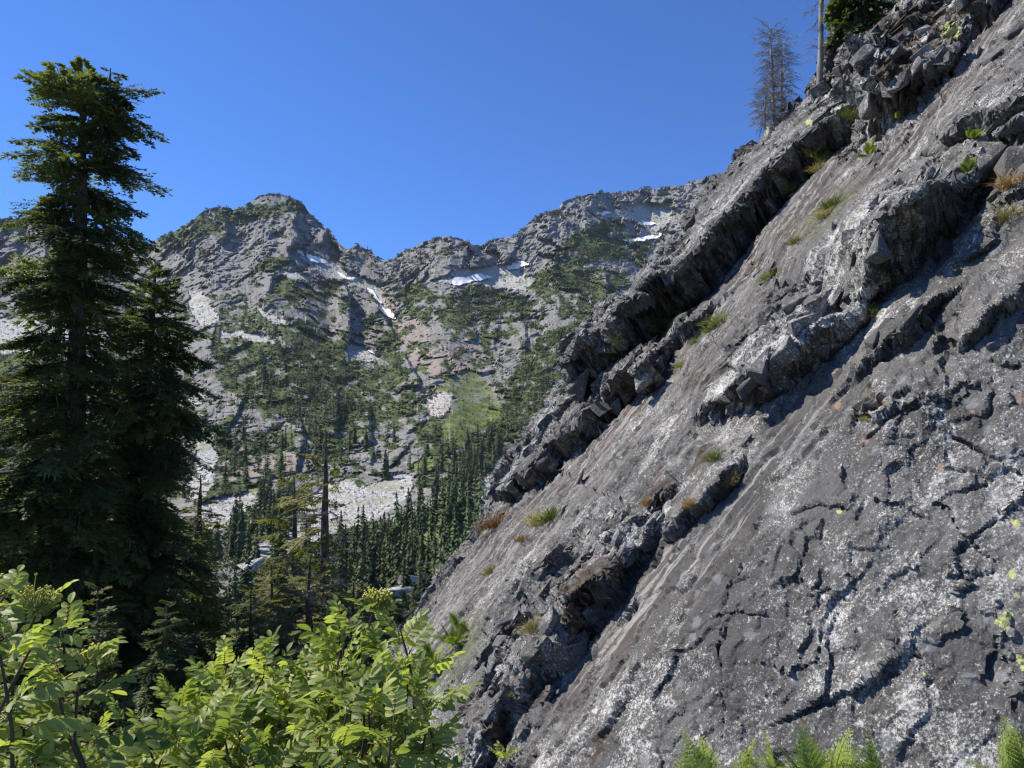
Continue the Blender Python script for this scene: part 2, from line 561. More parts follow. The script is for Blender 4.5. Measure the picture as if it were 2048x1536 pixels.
    P[:, 2] += z * .0018 * rockm * (plates + .6 * r1) * (1 - .5 * fade)
    P[:, 2] += np.where(v > 1080, 1, 0) * .012 * z * fbm(P0 / 9, 4)
    P[:, 2] += scree * z * .0012 * perlin(P0 / 1.6)
    # the far side: the ridge falls away behind the skyline
    G = P.reshape(nr, nc, 3)
    back = []
    for k, (dz, drop) in enumerate(((60, 25), (200, 120), (600, 480))):
        b = G[0].copy()
        dirh = b - CAM
        dirh[:, 2] = 0
        dirh /= np.linalg.norm(dirh, axis=1)[:, None]
        b += dirh * dz
        b[:, 2] -= drop
        back.append(b)
    G = np.concatenate([np.array(back[::-1]), G], 0)
    pad = lambda a: np.concatenate([np.repeat(a.reshape(nr, nc)[:1], 3, 0), a.reshape(nr, nc)], 0)
    A = {'veg': pad(veg), 'scree': pad(scree), 'meadow': pad(meadow), 'pink': pad(pink)}
    NR = nr + 3
    idx = np.arange(NR * nc).reshape(NR, nc)
    F = np.stack([idx[:-1, :-1], idx[1:, :-1], idx[1:, 1:], idx[:-1, 1:]], -1).reshape(-1, 4)
    # ---- material
    m = Mat('mountain_rock', .95, .1)
    p = m.pos()
    big = m.noise(p, .012, 5, .6)
    fine = m.noise(m.map(p, (1, .35, .35)), .16, 6, .7)
    rock = m.mix(m.mr(fine, .3, .72), (.105, .103, .098), (.290, .282, .265))
    rock = m.mix(m.mr(big, .42, .62), rock, (.205, .192, .178), 'MIX')
    rock = m.mix(m.math('MULTIPLY', m.mr(m.noise(p, .35, 4, .7), .52, .62), .55), rock, (.38, .375, .355))
    rock = m.mix(m.math('MULTIPLY', m.attr('pink'), .35), rock, (.36, .26, .20))
    grn = m.mix(m.mr(m.noise(p, .09, 5, .65), .38, .64), (.045, .068, .024), (.115, .135, .055))
    tal = m.mix(m.mr(m.noise(p, .5, 5, .75), .35, .65), (.28, .275, .26), (.52, .51, .48))
    tal = m.mix(m.math('MULTIPLY', m.mr(m.noise(p, .05, 4, .6), .5, .62), .6), tal, (.24, .25, .13))
    tal = m.mix(m.math('MULTIPLY', m.attr('pink'), .35), tal, (.46, .36, .29))
    mea = m.mix(m.mr(m.noise(p, .13, 5, .7), .35, .65), (.095, .145, .035), (.235, .270, .085))
    c = m.mix(m.mr(m.attr('veg'), .1, .9), rock, grn)
    c = m.mix(m.attr('scree'), c, tal)
    c = m.mix(m.math('MULTIPLY', m.attr('meadow'), m.mr(m.noise(p, .07, 5, .7), .34, .60, .15, .9)), c, mea)
    m.color(c)
    m.bump(m.noise(p, .8, 6, .75), .55, 1.2)
    me = mesh_np('mountains', G.reshape(-1, 3), F, [m.m], {k: a.ravel() for k, a in A.items()})
    o = link('mountains', me)
    tag(o, 'craggy grey mountain range with scree gullies above the forested valley', kind='structure')
    return dict(P=P.reshape(nr, nc, 3), u=Ug, v=Vg, us=us, veg=veg.reshape(nr, nc), scree=scree.reshape(nr, nc), meadow=meadow.reshape(nr, nc),
                treey=treey.reshape(nr, nc), z=z.reshape(nr, nc), sky=sky)

MT = build_mountains()

def terrain_at(u, v):
    """the terrain point seen at a photo pixel"""
    j = int(np.argmin(np.abs(MT['us'] - u)))
    col = MT['v'][:, j]
    i = int(np.argmin(np.abs(col - v)))
    return MT['P'][i, j]

# a plain of ground far below and beyond, so that nothing floats in the void
gm = Mat('far_ground', .95, .1)
gm.color(gm.mix(gm.noise(gm.pos(), .01, 4), (.05, .07, .03), (.14, .13, .10)))
_n = 40
_x = np.linspace(-9000, 9000, _n)
_X, _Y = np.meshgrid(_x, _x)
_Z = -150 + 40 * fbm(np.stack([_X.ravel() / 900, _Y.ravel() / 900, 0 * _X.ravel()], 1), 3)
_i = np.arange(_n * _n).reshape(_n, _n)
ground = link('ground', mesh_np('ground', np.stack([_X.ravel(), _Y.ravel(), _Z], 1),
              np.stack([_i[:-1, :-1], _i[:-1, 1:], _i[1:, 1:], _i[1:, :-1]], -1).reshape(-1, 4), [gm.m]))
tag(ground, 'lowland far below the mountains', kind='structure')
# ============================================================ THE ROCK SLOPE ON THE RIGHT
PA, PB, PC = .024, .4495, -.385           # 1 / depth = PA + PB x + PC y : the plane of the slab
_nv = PB * RT + PC * UP + PA * FW
_nl = np.linalg.norm(_nv)
RN = -_nv / _nl                           # out of the rock, towards the camera
RD0 = 1.0 / _nl
RS = np.array([0, 0, 1.0]) - RN[2] * RN
RS /= np.linalg.norm(RS)                  # up the slab
RTK = np.cross(RS, RN)
RTK = RTK if RTK[1] > 0 else -RTK         # along the strike, away from the camera
RDIR = RN - .12 * RTK                     # the beds overhang towards the camera

def slab_point(u, v):
    x = (u - 1024.0) / F_PX
    y = (768.0 - v) / F_PX
    q = np.maximum(PA + PB * x + PC * y, .02)
    # near the camera the slab bends round to face the trail
    e = (q - .235) / .022
    q = q - .66 * .022 * np.where(e > 30, e, np.log1p(np.exp(np.minimum(e, 30))))
    return CAM + rays(u, v) / q[:, None]

def base_uv(px, py, h):
    r = rays(np.float64(px), np.float64(py))
    s = (-RD0 + h) / (r @ RN)
    P = CAM + r * s - h * RDIR
    a, b, c = project(P)
    return float(a), float(b)

# foot lines of the beds, walked up the slab: (x, y, height of the bed standing over this line), height of the ground below, fading length, jaggedness
BEDS = [
    ('a', [(1150, 815, 0), (1165, 800, .5), (1210, 752, .6), (1280, 682, .62), (1390, 560, .62), (1450, 482, .6), (1500, 425, .55), (1560, 360, .5), (1600, 322, .45), (1650, 268, .4), (1700, 215, .3), (1760, 150, .2), (1850, 30, .2), (1950, -150, .2)], .30, 0, 14),
    ('b', [(930, 1070, 0), (965, 1030, .12), (1003, 1000, .22), (1083, 973, .30), (1140, 905, .36), (1207, 850, .36), (1262, 806, .42), (1325, 760, .40), (1350, 710, .2), (1385, 680, .22), (1430, 630, .08), (1500, 560, 0)], .0, 420, 18),
    ('c', [(1400, 860, 0), (1440, 842, .20), (1500, 822, .30), (1562, 772, .33), (1600, 735, .28), (1645, 708, .28), (1690, 668, .14), (1700, 640, .12), (1722, 600, .42), (1775, 560, .50), (1830, 510, .46), (1880, 460, .26), (1920, 400, .20), (1945, 350, .16), (2000, 300, .12), (2080, 250, .12), (2200, 160, .1)], .0, 130, 14),
    ('d', [(940, 1560, 0), (985, 1490, .16), (1040, 1400, .20), (1092, 1340, .24), (1150, 1285, .22), (1182, 1245, .26), (1240, 1185, .2), (1285, 1120, .18), (1330, 1060, .12), (1350, 1000, .05), (1380, 950, 0)], .0, 200, 20),
    ('e', [(1335, 1075, 0), (1358, 1062, .12), (1420, 1015, .15), (1470, 962, .13), (1490, 930, .05), (1500, 900, 0)], .0, 70, 6),
    ('f', [(1690, 760, 0), (1742, 722, .10), (1790, 690, .12), (1850, 655, .10), (1880, 600, .07), (1925, 570, .0)], .0, 60, 8),
    ('g', [(1730, 300, 0), (1752, 285, .5), (1790, 262, .45), (1836, 230, .30), (1880, 170, .25), (1930, 100, .25), (2000, 30, .25), (2100, -80, .25), (2250, -250, .2)], .0, 300, 16),
    ('h', [(1830, 620, 0), (1915, 700, .05), (1975, 660, .09), (2048, 590, .09), (2130, 520, .09), (2250, 450, 0)], .0, 120, 8),
    ('i', [(1840, 345, 0), (1900, 330, .10), (1960, 318, .16), (2048, 300, .16), (2150, 260, .1)], .0, 90, 8),
    ('j', [(1690, 800, 0), (1745, 830, .05), (1790, 800, .07), (1850, 815, .07), (1885, 800, 0)], .0, 40, 5),
    ('k', [(1480, 1480, 0), (1640, 1420, .015), (1720, 1370, .02), (1800, 1300, .02), (1880, 1230, 0)], .0, 60, 5),
]
SKYR = [(700, 1440, 0), (760, 1340, 0), (825, 1240, 0), (840, 1215, .05), (880, 1130, .1), (920, 1075, .15), (960, 1012, .2), (1000, 935, .3), (1050, 868, .35), (1090, 802, .4),
        (1104, 756, .8), (1166, 674, .85), (1215, 610, .85), (1270, 545, .85), (1340, 455, .85), (1375, 388, .85), (1430, 330, .85), (1490, 272, .8), (1540, 225, .75),
        (1600, 158, .7), (1628, 118, .65), (1660, 60, .6), (1700, -20, .5), (1760, -140, .5), (1850, -330, .5), (1990, -600, .5)]
CRACKS = [  # open joints in the near slab: points, depth
    ([(1838, 828), (1880, 850), (1925, 880), (1965, 905), (2050, 948)], .05), ([(1732, 985), (1765, 1006), (1800, 1000), (1848, 1032)], .035), ([(1918, 1068), (1945, 1086), (1998, 1122)], .03),
    ([(1880, 1128), (1940, 1142), (1995, 1136)], .03), ([(1484, 1092), (1446, 1180), (1432, 1290), (1452, 1420), (1448, 1500)], .03), ([(1895, 1185), (1925, 1160), (1960, 1132)], .04),
    ([(1758, 1268), (1800, 1290), (1850, 1322)], .04), ([(1296, 1404), (1332, 1340), (1350, 1290)], .03), ([(1560, 1022), (1622, 1000), (1700, 1008)], .03), ([(1780, 1200), (1812, 1242), (1850, 1322), (1842, 1372)], .04),
    ([(2018, 1286), (2030, 1390), (2042, 1470)], .045), ([(1400, 1232), (1470, 1215), (1540, 1228)], .025), ([(1600, 1190), (1660, 1180), (1700, 1200)], .025), ([(1530, 1330), (1600, 1345), (1650, 1330)], .025),
    ([(1690, 1085), (1740, 1100), (1780, 1085)], .025), ([(1850, 1000), (1900, 1018), (1918, 1068)], .03), ([(1940, 690), (1985, 720), (2048, 736)], .04), ([(1880, 940), (1930, 930), (1990, 962)], .03)]
ROUGH = [  # broken ground
    ([(1640, -60), (1990, -60), (1960, 60), (1880, 200), (1780, 300), (1700, 330), (1640, 260), (1600, 200)], 1.0),
    ([(950, 1540), (1000, 1350), (1060, 1180), (1130, 1110), (1290, 1020), (1320, 1070), (1230, 1230), (1120, 1350), (1000, 1540)], .8),
    ([(1450, 850), (1480, 720), (1540, 610), (1640, 580), (1690, 600), (1670, 700), (1550, 815)], .70),
    ([(1680, 540), (1720, 470), (1860, 400), (1920, 360), (1930, 410), (1800, 560), (1720, 600)], .30),
    ([(1110, 800), (1130, 720), (1340, 440), (1480, 270), (1640, 150), (1640, 230), (1470, 400), (1270, 650)], .22),
    ([(940, 1040), (1100, 800), (1300, 700), (1350, 740), (1200, 860), (1000, 1030)], .35),
    ([(1700, 790), (1780, 700), (1920, 620), (1900, 860), (1760, 920)], .6),
    ([(1890, 360), (2060, 330), (2060, 430), (1960, 500), (1880, 560), (1870, 430)], .6),
]
MOSS = [[(1000, 1540), (940, 1440), (1040, 1320), (1090, 1200), (1150, 1120), (1270, 1060), (1310, 1060), (1230, 1230), (1130, 1340), (1060, 1450), (1020, 1540)],
        [(1820, 480), (1900, 430), (1960, 380), (2060, 340), (2060, 420), (1980, 440), (1900, 540), (1860, 560)],
        [(1700, 840), (1740, 760), (1800, 800), (1820, 850), (1780, 880)],
        [(1160, 1450), (1230, 1330), (1280, 1290), (1270, 1370), (1230, 1480), (1180, 1540)],
        [(1570, 1440), (1600, 1400), (1690, 1410), (1690, 1490), (1590, 1530)],
        [(1650, 20), (1960, -30), (1930, 90), (1840, 210), (1760, 180), (1700, 120)],
        [(1440, 560), (1620, 400), (1700, 330), (1690, 380), (1560, 520), (1470, 600)],
        [(1340, 760), (1440, 690), (1470, 720), (1430, 800), (1380, 800)],
        [(1290, 950), (1400, 880), (1440, 900), (1350, 1010), (1290, 1060)]]
STREAK = [[(820, 1260), (960, 1040), (1160, 830), (1330, 640), (1480, 460), (1640, 280), (1740, 260), (1680, 380), (1540, 560), (1450, 650), (1340, 790), (1200, 960), (1010, 1180), (860, 1340)],
          [(1100, 1420), (1330, 1070), (1480, 930), (1650, 740), (1640, 820), (1500, 1060), (1400, 1170), (1180, 1400), (1000, 1540), (1040, 1540)],
          [(1690, 330), (1900, 130), (2048, -20), (2060, 60), (1800, 330), (1700, 400)],
          [(1720, 1390), (1880, 1240), (1900, 1290), (1760, 1430)]]
CHART = [(2010, 1240, 26), (2040, 1320, 16), (2046, 1336, 10), (2030, 1046, 14), (1850, 1348, 9), (1232, 690, 26), (1222, 680, 16), (1240, 672, 12), (2026, 1150, 12), (2035, 1190, 10), (1680, 1025, 9), (1618, 245, 10), (1900, 60, 30), (1890, 75, 16)]
ORANGE = [(1335, 1098, 9), (1272, 1142, 8), (1676, 812, 14), (1728, 884, 16), (1760, 800, 16), (1880, 935, 10), (1945, 823, 8), (2035, 795, 14)]

def refine(UV, T, fn, limit, rounds):
    """split the edges that look longer than limit pixels, placing every new point exactly on the surface fn(u, v); crack-free"""
    V, X = fn(UV[:, 0], UV[:, 1])
    for _ in range(rounds):
        d = np.linalg.norm(V - CAM, axis=1)
        E = np.stack([T, np.roll(T, -1, 1)], -1).reshape(-1, 2)
        Es = np.sort(E, 1)
        key = Es[:, 0].astype(np.int64) * len(V) + Es[:, 1]
        uq, inv = np.unique(key, return_inverse=True)
        a, b = uq // len(V), uq % len(V)
        ln = np.linalg.norm(V[a] - V[b], axis=1) / (.5 * (d[a] + d[b])) * F_PX
        off = (UV[a, 0] > 2230) | (UV[a, 1] > 1640) | (UV[a, 1] < -120) | (UV[a, 0] < 740) | (X[a, 1] > 30)     # out of the picture or behind the crest
        mk = ln > limit * np.where(off, 8.0, np.where(d[a] < 4.6, .62, 1.0))
        if not mk.any():
            break
        new = np.full(len(uq), -1, np.int64)
        new[mk] = len(V) + np.arange(mk.sum())
        uvn = .5 * (UV[a[mk]] + UV[b[mk]])
        UV = np.concatenate([UV, uvn])
        Vn, Xn = fn(uvn[:, 0], uvn[:, 1])
        V, X = np.concatenate([V, Vn]), np.concatenate([X, Xn])
        M = new[inv].reshape(-1, 3)                # midpoints of edges 01, 12, 20
        cnt = (M >= 0).sum(1)
        out = [T[cnt == 0]]
        t, m = T[cnt == 3], M[cnt == 3]
        out += [np.stack([t[:, 0], m[:, 0], m[:, 2]], 1), np.stack([m[:, 0], t[:, 1], m[:, 1]], 1), np.stack([m[:, 2], m[:, 1], t[:, 2]], 1), m]
        t, m = T[cnt == 1], M[cnt == 1]
        k = np.argmax(m >= 0, 1)
        r = np.arange(len(t))
        i0, i1, i2, mm = t[r, k], t[r, (k + 1) % 3], t[r, (k + 2) % 3], m[r, k]
        out += [np.stack([i0, mm, i2], 1), np.stack([mm, i1, i2], 1)]
        t, m = T[cnt == 2], M[cnt == 2]
        k = np.argmax(m < 0, 1)                    # the unmarked edge
        r = np.arange(len(t))
        i0, i1, i2 = t[r, k], t[r, (k + 1) % 3], t[r, (k + 2) % 3]
        m1, m2 = m[r, (k + 1) % 3], m[r, (k + 2) % 3]
        out += [np.stack([i0, i1, m1], 1), np.stack([i0, m1, m2], 1), np.stack([m2, m1, i2], 1)]
        T = np.concatenate(out)
    return V, T, X, UV

def vertex_normals(V, T):
    n = np.cross(V[T[:, 1]] - V[T[:, 0]], V[T[:, 2]] - V[T[:, 0]])
    N = np.zeros_like(V)
    for k in range(3):
        for c in range(3):
            N[:, c] += np.bincount(T[:, k], n[:, c], len(V))
    return N / (np.linalg.norm(N, axis=1)[:, None] + 1e-12)

def poly_mask(u, v, polys, soft=14):
    """0..1 inside the polygons with a soft edge"""
    m = np.zeros(u.shape)
    for p in polys:
        w = 1.0
        if isinstance(p, tuple):
            p, w = p
        a = np.array(p, float)
        k = np.nonzero((u > a[:, 0].min() - soft) & (u < a[:, 0].max() + soft) & (v > a[:, 1].min() - soft) & (v < a[:, 1].max() + soft))[0]
        ins = in_poly(u[k], v[k], p)
        d, _ = line_dist(u[k], v[k], list(p) + [p[0]])
        s = sstep(-soft, soft, np.where(ins, np.abs(d), -np.abs(d)))
        m[k] = np.maximum(m[k], s * w)
    return m

def slab_coords(P):
    q = P - CAM
    return np.stack([q @ RS, q @ RTK, q @ RN], 1)

def rock_material():
    m = Mat('lichened_rock', .82, .25)
    p = m.pos()
    s, t, h = m.dot(p, RS.tolist()), m.dot(p, RTK.tolist()), m.dot(p, RN.tolist())
    q = m.xyz(s, t, h)
    base = m.mix(m.mr(m.noise(q, 1.3, 6, .6), .32, .68), (.058, .056, .054), (.122, .117, .111))
    cell = m.voro(m.map(q, (1, 1.4, 1.4)), 2.3, out='Color')
    base = m.mix(.5, base, m.mix(m.mr(m.dot(cell, (.4, .4, .2)), .2, .8), (.040, .039, .038), (.142, .136, .129)))
    # streaks that run down the slab
    st = m.noise(m.xyz(m.math('MULTIPLY', s, 1.1), m.math('MULTIPLY', t, 15), m.math('MULTIPLY', h, 9)), 1.0, 5, .65, .3)
    stw = m.noise(m.xyz(m.math('MULTIPLY', s, .5), m.math('MULTIPLY', t, 3.2), h), 1.0, 3, .5)
    sm = m.math('MULTIPLY', m.attr('streak'), m.mr(st, .51, .60))
    base = m.mix(m.math('MULTIPLY', m.attr('streak'), m.mr(stw, .45, .62, 0, .75)), base, (.078, .058, .050))
    base = m.mix(m.math('MULTIPLY', sm, .85), base, (.28, .262, .245))
    # crusts of pale lichen in several sizes
    n1 = m.noise(q, 7.0, 9, .72)
    n2 = m.noise(m.map(q, loc=(9, 4, 2)), 24.0, 9, .8)
    wide = m.noise(m.map(q, loc=(3, 1, 7)), .75, 4, .6)
    cl2 = m.voro(m.map(m.mix(.12, q, m.xyz(n1, n1, n1)), (1, 1.5, 1.4), (4, 2, 9)), 4.5, out='Color')
    dens = m.math('MULTIPLY', m.attr('lichen'), m.mr(wide, .30, .62, .55, 1.25))
    dens = m.math('MULTIPLY', dens, m.mr(m.dot(cl2, (.5, .3, .2)), .25, .65, .68, 1.12))
    l1 = m.math('MULTIPLY', m.mr(m.math('ADD', n1, m.math('MULTIPLY', m.math('SUBTRACT', dens, .6), .16)), .56, .66), .55)
    l2 = m.math('MULTIPLY', m.mr(m.math('ADD', n2, m.math('MULTIPLY', m.math('SUBTRACT', dens, .6), .16)), .575, .62), .9)
    n3 = m.noise(m.map(q, loc=(5, 8, 1)), 75.0, 7, .8)
    l3 = m.math('MULTIPLY', m.mr(m.math('ADD', n3, m.math('MULTIPLY', m.math('SUBTRACT', dens, .6), .18)), .560, .605), .92)
    lc = m.mix(m.mr(m.noise(q, 3.0, 3), .4, .6), (.25, .24, .22), (.38, .37, .345))
    c = m.mix(l1, base, lc)
    c = m.mix(l2, c, (.50, .49, .46))
    c = m.mix(l3, c, m.mix(m.mr(n1, .4, .6), (.30, .29, .275), (.58, .57, .54)))
    dk = m.mr(m.noise(m.map(q, loc=(2, 7, 7)), 48.0, 5, .7), .57, .62)
    c = m.mix(m.math('MULTIPLY', dk, .75), c, (.045, .042, .040))
    # round blotches of darker and bluish crust
    vb = m.voro(m.map(q, loc=(.3, .8, .1)), 5.5)
    c = m.mix(m.math('MULTIPLY', m.mr(m.math('ADD', vb, m.math('MULTIPLY', n2, .5)), .48, .40), .45), c, (.25, .26, .27))
    # moss and dead growth in the broken ground
    mo = m.mr(m.math('ADD', m.noise(q, 4.0, 8, .7), m.math('MULTIPLY', m.math('SUBTRACT', m.attr('moss'), .5), .36)), .53, .60)
    mo = m.math('MULTIPLY', mo, m.mr(m.attr('moss'), .02, .3))
    c = m.mix(mo, c, m.mix(m.mr(m.noise(q, 17, 4, .7), .35, .65), (.030, .024, .019), (.098, .074, .054)))
    c = m.mix(m.math('MULTIPLY', m.attr('green'), m.mr(m.noise(q, 12, 5, .7), .42, .55)), c, (.10, .11, .035))
    ch = m.mr(m.math('ADD', m.noise(q, 22, 6, .7), m.math('MULTIPLY', m.math('SUBTRACT', m.attr('chart'), .5), .34)), .53, .60)
    c = m.mix(m.math('MULTIPLY', ch, m.mr(m.attr('chart'), .05, .3)), c, (.40, .42, .17))
    orr = m.mr(m.math('ADD', m.noise(q, 25, 6, .7), m.math('MULTIPLY', m.math('SUBTRACT', m.attr('orange'), .5), .34)), .53, .60)
    c = m.mix(m.math('MULTIPLY', orr, m.mr(m.attr('orange'), .05, .4, 0, .8)), c, (.26, .165, .115))
    m.color(c)
    hb = m.math('ADD', m.noise(q, 30, 8, .75), m.math('MULTIPLY', m.noise(m.xyz(m.math('MULTIPLY', s, .35), t, h), 9, 6, .7), 1.6))
    m.bump(hb, .55, .02)
    return m.m

ROCK_M = rock_material()

BED_LINES = {name: ([base_uv(x, y, low) for x, y, H in pts], np.array([k[2] for k in pts], float), decay, jag) for name, pts, low, decay, jag in BEDS}
SKY_LINE = [base_uv(x, y, H) for x, y, H in SKYR]
LEAN = {'a': .8, 'b': .8, 'c': 1.25, 'g': 1.0}

def rock_surface(u, v):
    """the rock slope over the plane of the slab: beds, plates, broken blocks; returns points and roughness"""
    P = slab_point(u, v)
    zz = np.maximum((P - CAM) @ FW, .01)
    sc = slab_coords(P)
    far = sstep(4.5, 10.0, zz)
    zero = 0 * u
    w1 = fbm(np.stack([u / 55, v / 55, zero], 1), 3)
    w2 = fbm(np.stack([u / 55, v / 55, zero + 50], 1), 3)
    w3 = perlin(np.stack([u / 190, v / 190, zero + 20], 1))
    c1 = voronoi(np.stack([u / 42, v / 34, zero], 1), 5)[2]
    wu, wv = u + 8 * w1 + 8 * w3, v + 8 * w2 - 8 * w3
    hv = fbm(np.stack([u / 90, v / 90, zero + 8], 1), 2) + .4 * (c1[:, 2] - .5)
    hb, lean, h = np.zeros(len(u)), np.zeros(len(u)), np.zeros(len(u))
    for name, (bp, H, decay, jag) in BED_LINES.items():
        a = np.array(bp)
        k = np.nonzero((wu > a[:, 0].min() - 900) & (wv > a[:, 1].min() - 900))[0]
        if not len(k):
            continue
        if name in 'ac':
            d, par = line_dist(u[k] + 8 * w3[k] + 3 * w1[k], v[k] - 8 * w3[k] + 3 * w2[k], bp)
            d = d + 3.0 * (c1[k, 0] - .5)
        else:
            d, par = line_dist(wu[k], wv[k], bp)
            d = d + jag * (c1[k, 0] - .5) * .9
        hh = np.interp(par, np.arange(len(H)), H) * (1 + (.16 if name in 'ac' else .4) * hv[k])
        f = sstep(-1.6, 1.6, d)
        if decay:
            f = f * np.exp(-np.maximum(d, 0) / decay)
        hb[k] += hh * f
        lean[k] += hh * f * LEAN.get(name, .7)
        h[k] -= .5 * hh * np.exp(-((d + 3.0) / 3.2) ** 2)
    rough = poly_mask(u, v, ROUGH, 45)
    sc = slab_coords(P + hb[:, None] * RN - lean[:, None] * RTK)
    g1, g2, g3 = fbm(sc * 1.7, 5, .6), fbm(sc * 1.7 + 21, 5, .6), fbm(sc * 1.7 + 47, 5, .6)
    sw = sc + .20 * np.stack([g1, g2, g3], 1)
    def plates(k, seed, step, tilt):
        f1, f2, r, off = voronoi(sw * k, seed)
        return (r[:, 0] - .5) * step + (off[:, 0] * (r[:, 1] - .5) + off[:, 1] * (r[:, 2] - .66) * 1.35) * tilt, f2 - f1
    a1, e1 = plates((.75, 1.5, .9), 11, .55, 1.5)
    a2, e2 = plates((2.0, 3.6, 2.2), 12, .25, 1.6)
    a3, e3 = plates((5.2, 8.0, 5.5), 13, .35, 1.6)
    a1 = a1 * np.maximum(far, .12)
    a2, a3 = a2 * (.45 + .55 * sstep(0, .06, e2)), a3 * (.3 + .7 * sstep(0, .10, e3))
    h += a1 * (.030 + .20 * rough) + a2 * (.027 + .11 * rough) + a3 * (.024 + .030 * rough)
    h -= .008 * sstep(.05, 0, e2) * sstep(.0, .2, g2)
    kk = np.nonzero((u > 1240) & (u < 2120) & (v > 640) & (v < 1540))[0]
    for pts, dep in CRACKS:
        a = np.array(pts, float)
        k = kk[(np.abs(u[kk] - a[:, 0].mean()) < np.ptp(a[:, 0]) / 2 + 50) & (np.abs(v[kk] - a[:, 1].mean()) < np.ptp(a[:, 1]) / 2 + 50)]
        if len(k):
            d, par = line_dist(u[k] + 9 * w1[k] + 4 * (c1[k, 0] - .5), v[k] + 9 * w2[k] + 4 * (c1[k, 1] - .5), pts)
            e = sstep(0, .35, par) * sstep(len(pts) - 1, len(pts) - 1.35, par)
            h[k] += e * dep * (-.8 * np.exp(-(d / 2.6) ** 2) + .5 * sstep(-1.5, 1.5, d) * np.exp(-np.maximum(d, 0) / 26))
    h += .13 * fbm(sc * (.35, .55, .5), 3)
    d, par = line_dist(u + 10 * w1 + 12 * (c1[:, 1] - .5), v + 10 * w2, SKY_LINE)
    h -= np.where(d > 0, np.minimum(d * .022, 9.0), 0)
    h += sstep(-40, 0, d) * .25 * (a2 * .5 + g1) * (d < 0)
    # the beds lean out over the ground below them
    V = P + (h + hb)[:, None] * RDIR - lean[:, None] * RTK
    return V, np.stack([rough, d], 1)

def build_rock():
    us = np.concatenate([np.arange(560, 780, 10), np.arange(780, 1700, 5.0), np.arange(1700, 2060, 5.4), np.arange(2060, 2900, 24)])
    vs = np.concatenate([np.arange(-620, -20, 24), np.arange(-20, 1550, 5.2), np.arange(1550, 2700, 28)])
    U, V_ = np.meshgrid(us, vs)
    nr, nc = U.shape
    UV = np.stack([U.ravel(), V_.ravel()], 1)
    q = 1 / ((slab_point(UV[:, 0], UV[:, 1]) - CAM) @ FW)
    d, _ = line_dist(UV[:, 0], UV[:, 1], SKY_LINE)
    idx = np.arange(nr * nc).reshape(nr, nc)
    F = np.stack([idx[:-1, :-1], idx[1:, :-1], idx[1:, 1:], idx[:-1, 1:]], -1).reshape(-1, 4)
    F = F[(q[F].min(1) > .030) & (d[F].min(1) < 420)]
    T = np.concatenate([F[:, [0, 1, 2]], F[:, [0, 2, 3]]])
    used = np.unique(T)
    remap = np.full(nr * nc, -1)
    remap[used] = np.arange(len(used))
    V, T, X, UV = refine(UV[used], remap[T], rock_surface, 12.5, 4)
    rough = X[:, 0]
    # fine relief
    N = vertex_normals(V, T)
    sc = slab_coords(V)
    dist = np.linalg.norm(V - CAM, axis=1)
    k = np.clip(dist / 6.0, .35, 2.0)
    f1, f2, r, off = voronoi(sc * (6, 10, 9), 21)
    fine = ((r[:, 0] - .5) * .9 + off[:, 1] * (r[:, 1] - .5) * 1.6) * (.013 + .022 * rough) * np.minimum(k, 1.3)
    face = sstep(.25, .75, 1 - N @ RN) * (.30 + .70 * sstep(4.4, 6.2, dist))
    f1, f2, r, off = voronoi((sc + .1 * np.stack([fbm(sc * 3, 3), fbm(sc * 3 + 9, 3), fbm(sc * 3 + 19, 3)], 1)) * (2.4, 3.2, 3.0), 22)
    fine += face * ((r[:, 0] - .5) * .12 + (off[:, 0] * (r[:, 1] - .5) + off[:, 2] * (r[:, 2] - .5)) * .38)
    f1, f2, r, off = voronoi((sc + .05 * np.stack([perlin(sc * 7), perlin(sc * 7 + 9), perlin(sc * 7 + 19)], 1)) * (6.5, 8, 7), 23)
    fine += face * ((r[:, 0] - .5) * .04 + (off[:, 0] * (r[:, 1] - .5) + off[:, 2] * (r[:, 2] - .5)) * .12)
    fine += (.010 + .014 * rough) * fbm(sc * (1.8, 3.4, 3.0), 5, .55, True)
    fine += .0022 * k * perlin(sc * (22, 40, 40)) + .0015 * perlin(sc * (60, 80, 80))
    V = V + N * fine[:, None]
    # where things grow: masks by place on the rock
    pu, pv, pz = project(V)
    g = fbm(sc * 1.3 + 3, 4)
    wu, wv = pu + 26 * g, pv + 26 * fbm(sc * 1.3 + 33, 4)
    moss = poly_mask(wu, wv, MOSS, 55)
    moss *= .55 + .45 * np.clip(.5 + 1.6 * fbm(sc * 2.3 + 70, 4), 0, 1)
    streak = poly_mask(wu, wv, STREAK, 40)
    lich = np.clip(.66 + .5 * g + .2 * rough - .25 * moss - .22 * streak, 0, 1)
    blob = lambda L: np.max([np.clip(1.25 - np.hypot(pu - x, pv - y) / r, 0, 1) for x, y, r in L], 0)
    green = poly_mask(wu, wv, [[(1290, 660), (1365, 590), (1375, 615), (1310, 670)], [(1590, 460), (1700, 370), (1710, 390), (1610, 480)], 
                               [(850, 1330), (960, 1230), (950, 1290), (880, 1380)]], 30)
    me = mesh_np('rock_slope', V, T, [ROCK_M], {'moss': moss, 'streak': streak, 'lichen': lich, 'chart': blob(CHART), 'orange': blob(ORANGE), 'green': green})
    o = link('rock_slope', me)
    tag(o, 'steep grey lichen covered rock slope with diagonal overhanging beds', kind='structure')
    print('rock', len(V), len(T))
    N = vertex_normals(V, T)
    vis = (pz > 0) & (pu > -60) & (pu < 2110) & (pv > -60) & (pv < 1600)
    return dict(V=V[vis], N=N[vis], u=pu[vis], v=pv[vis], z=pz[vis])

RK = build_rock()

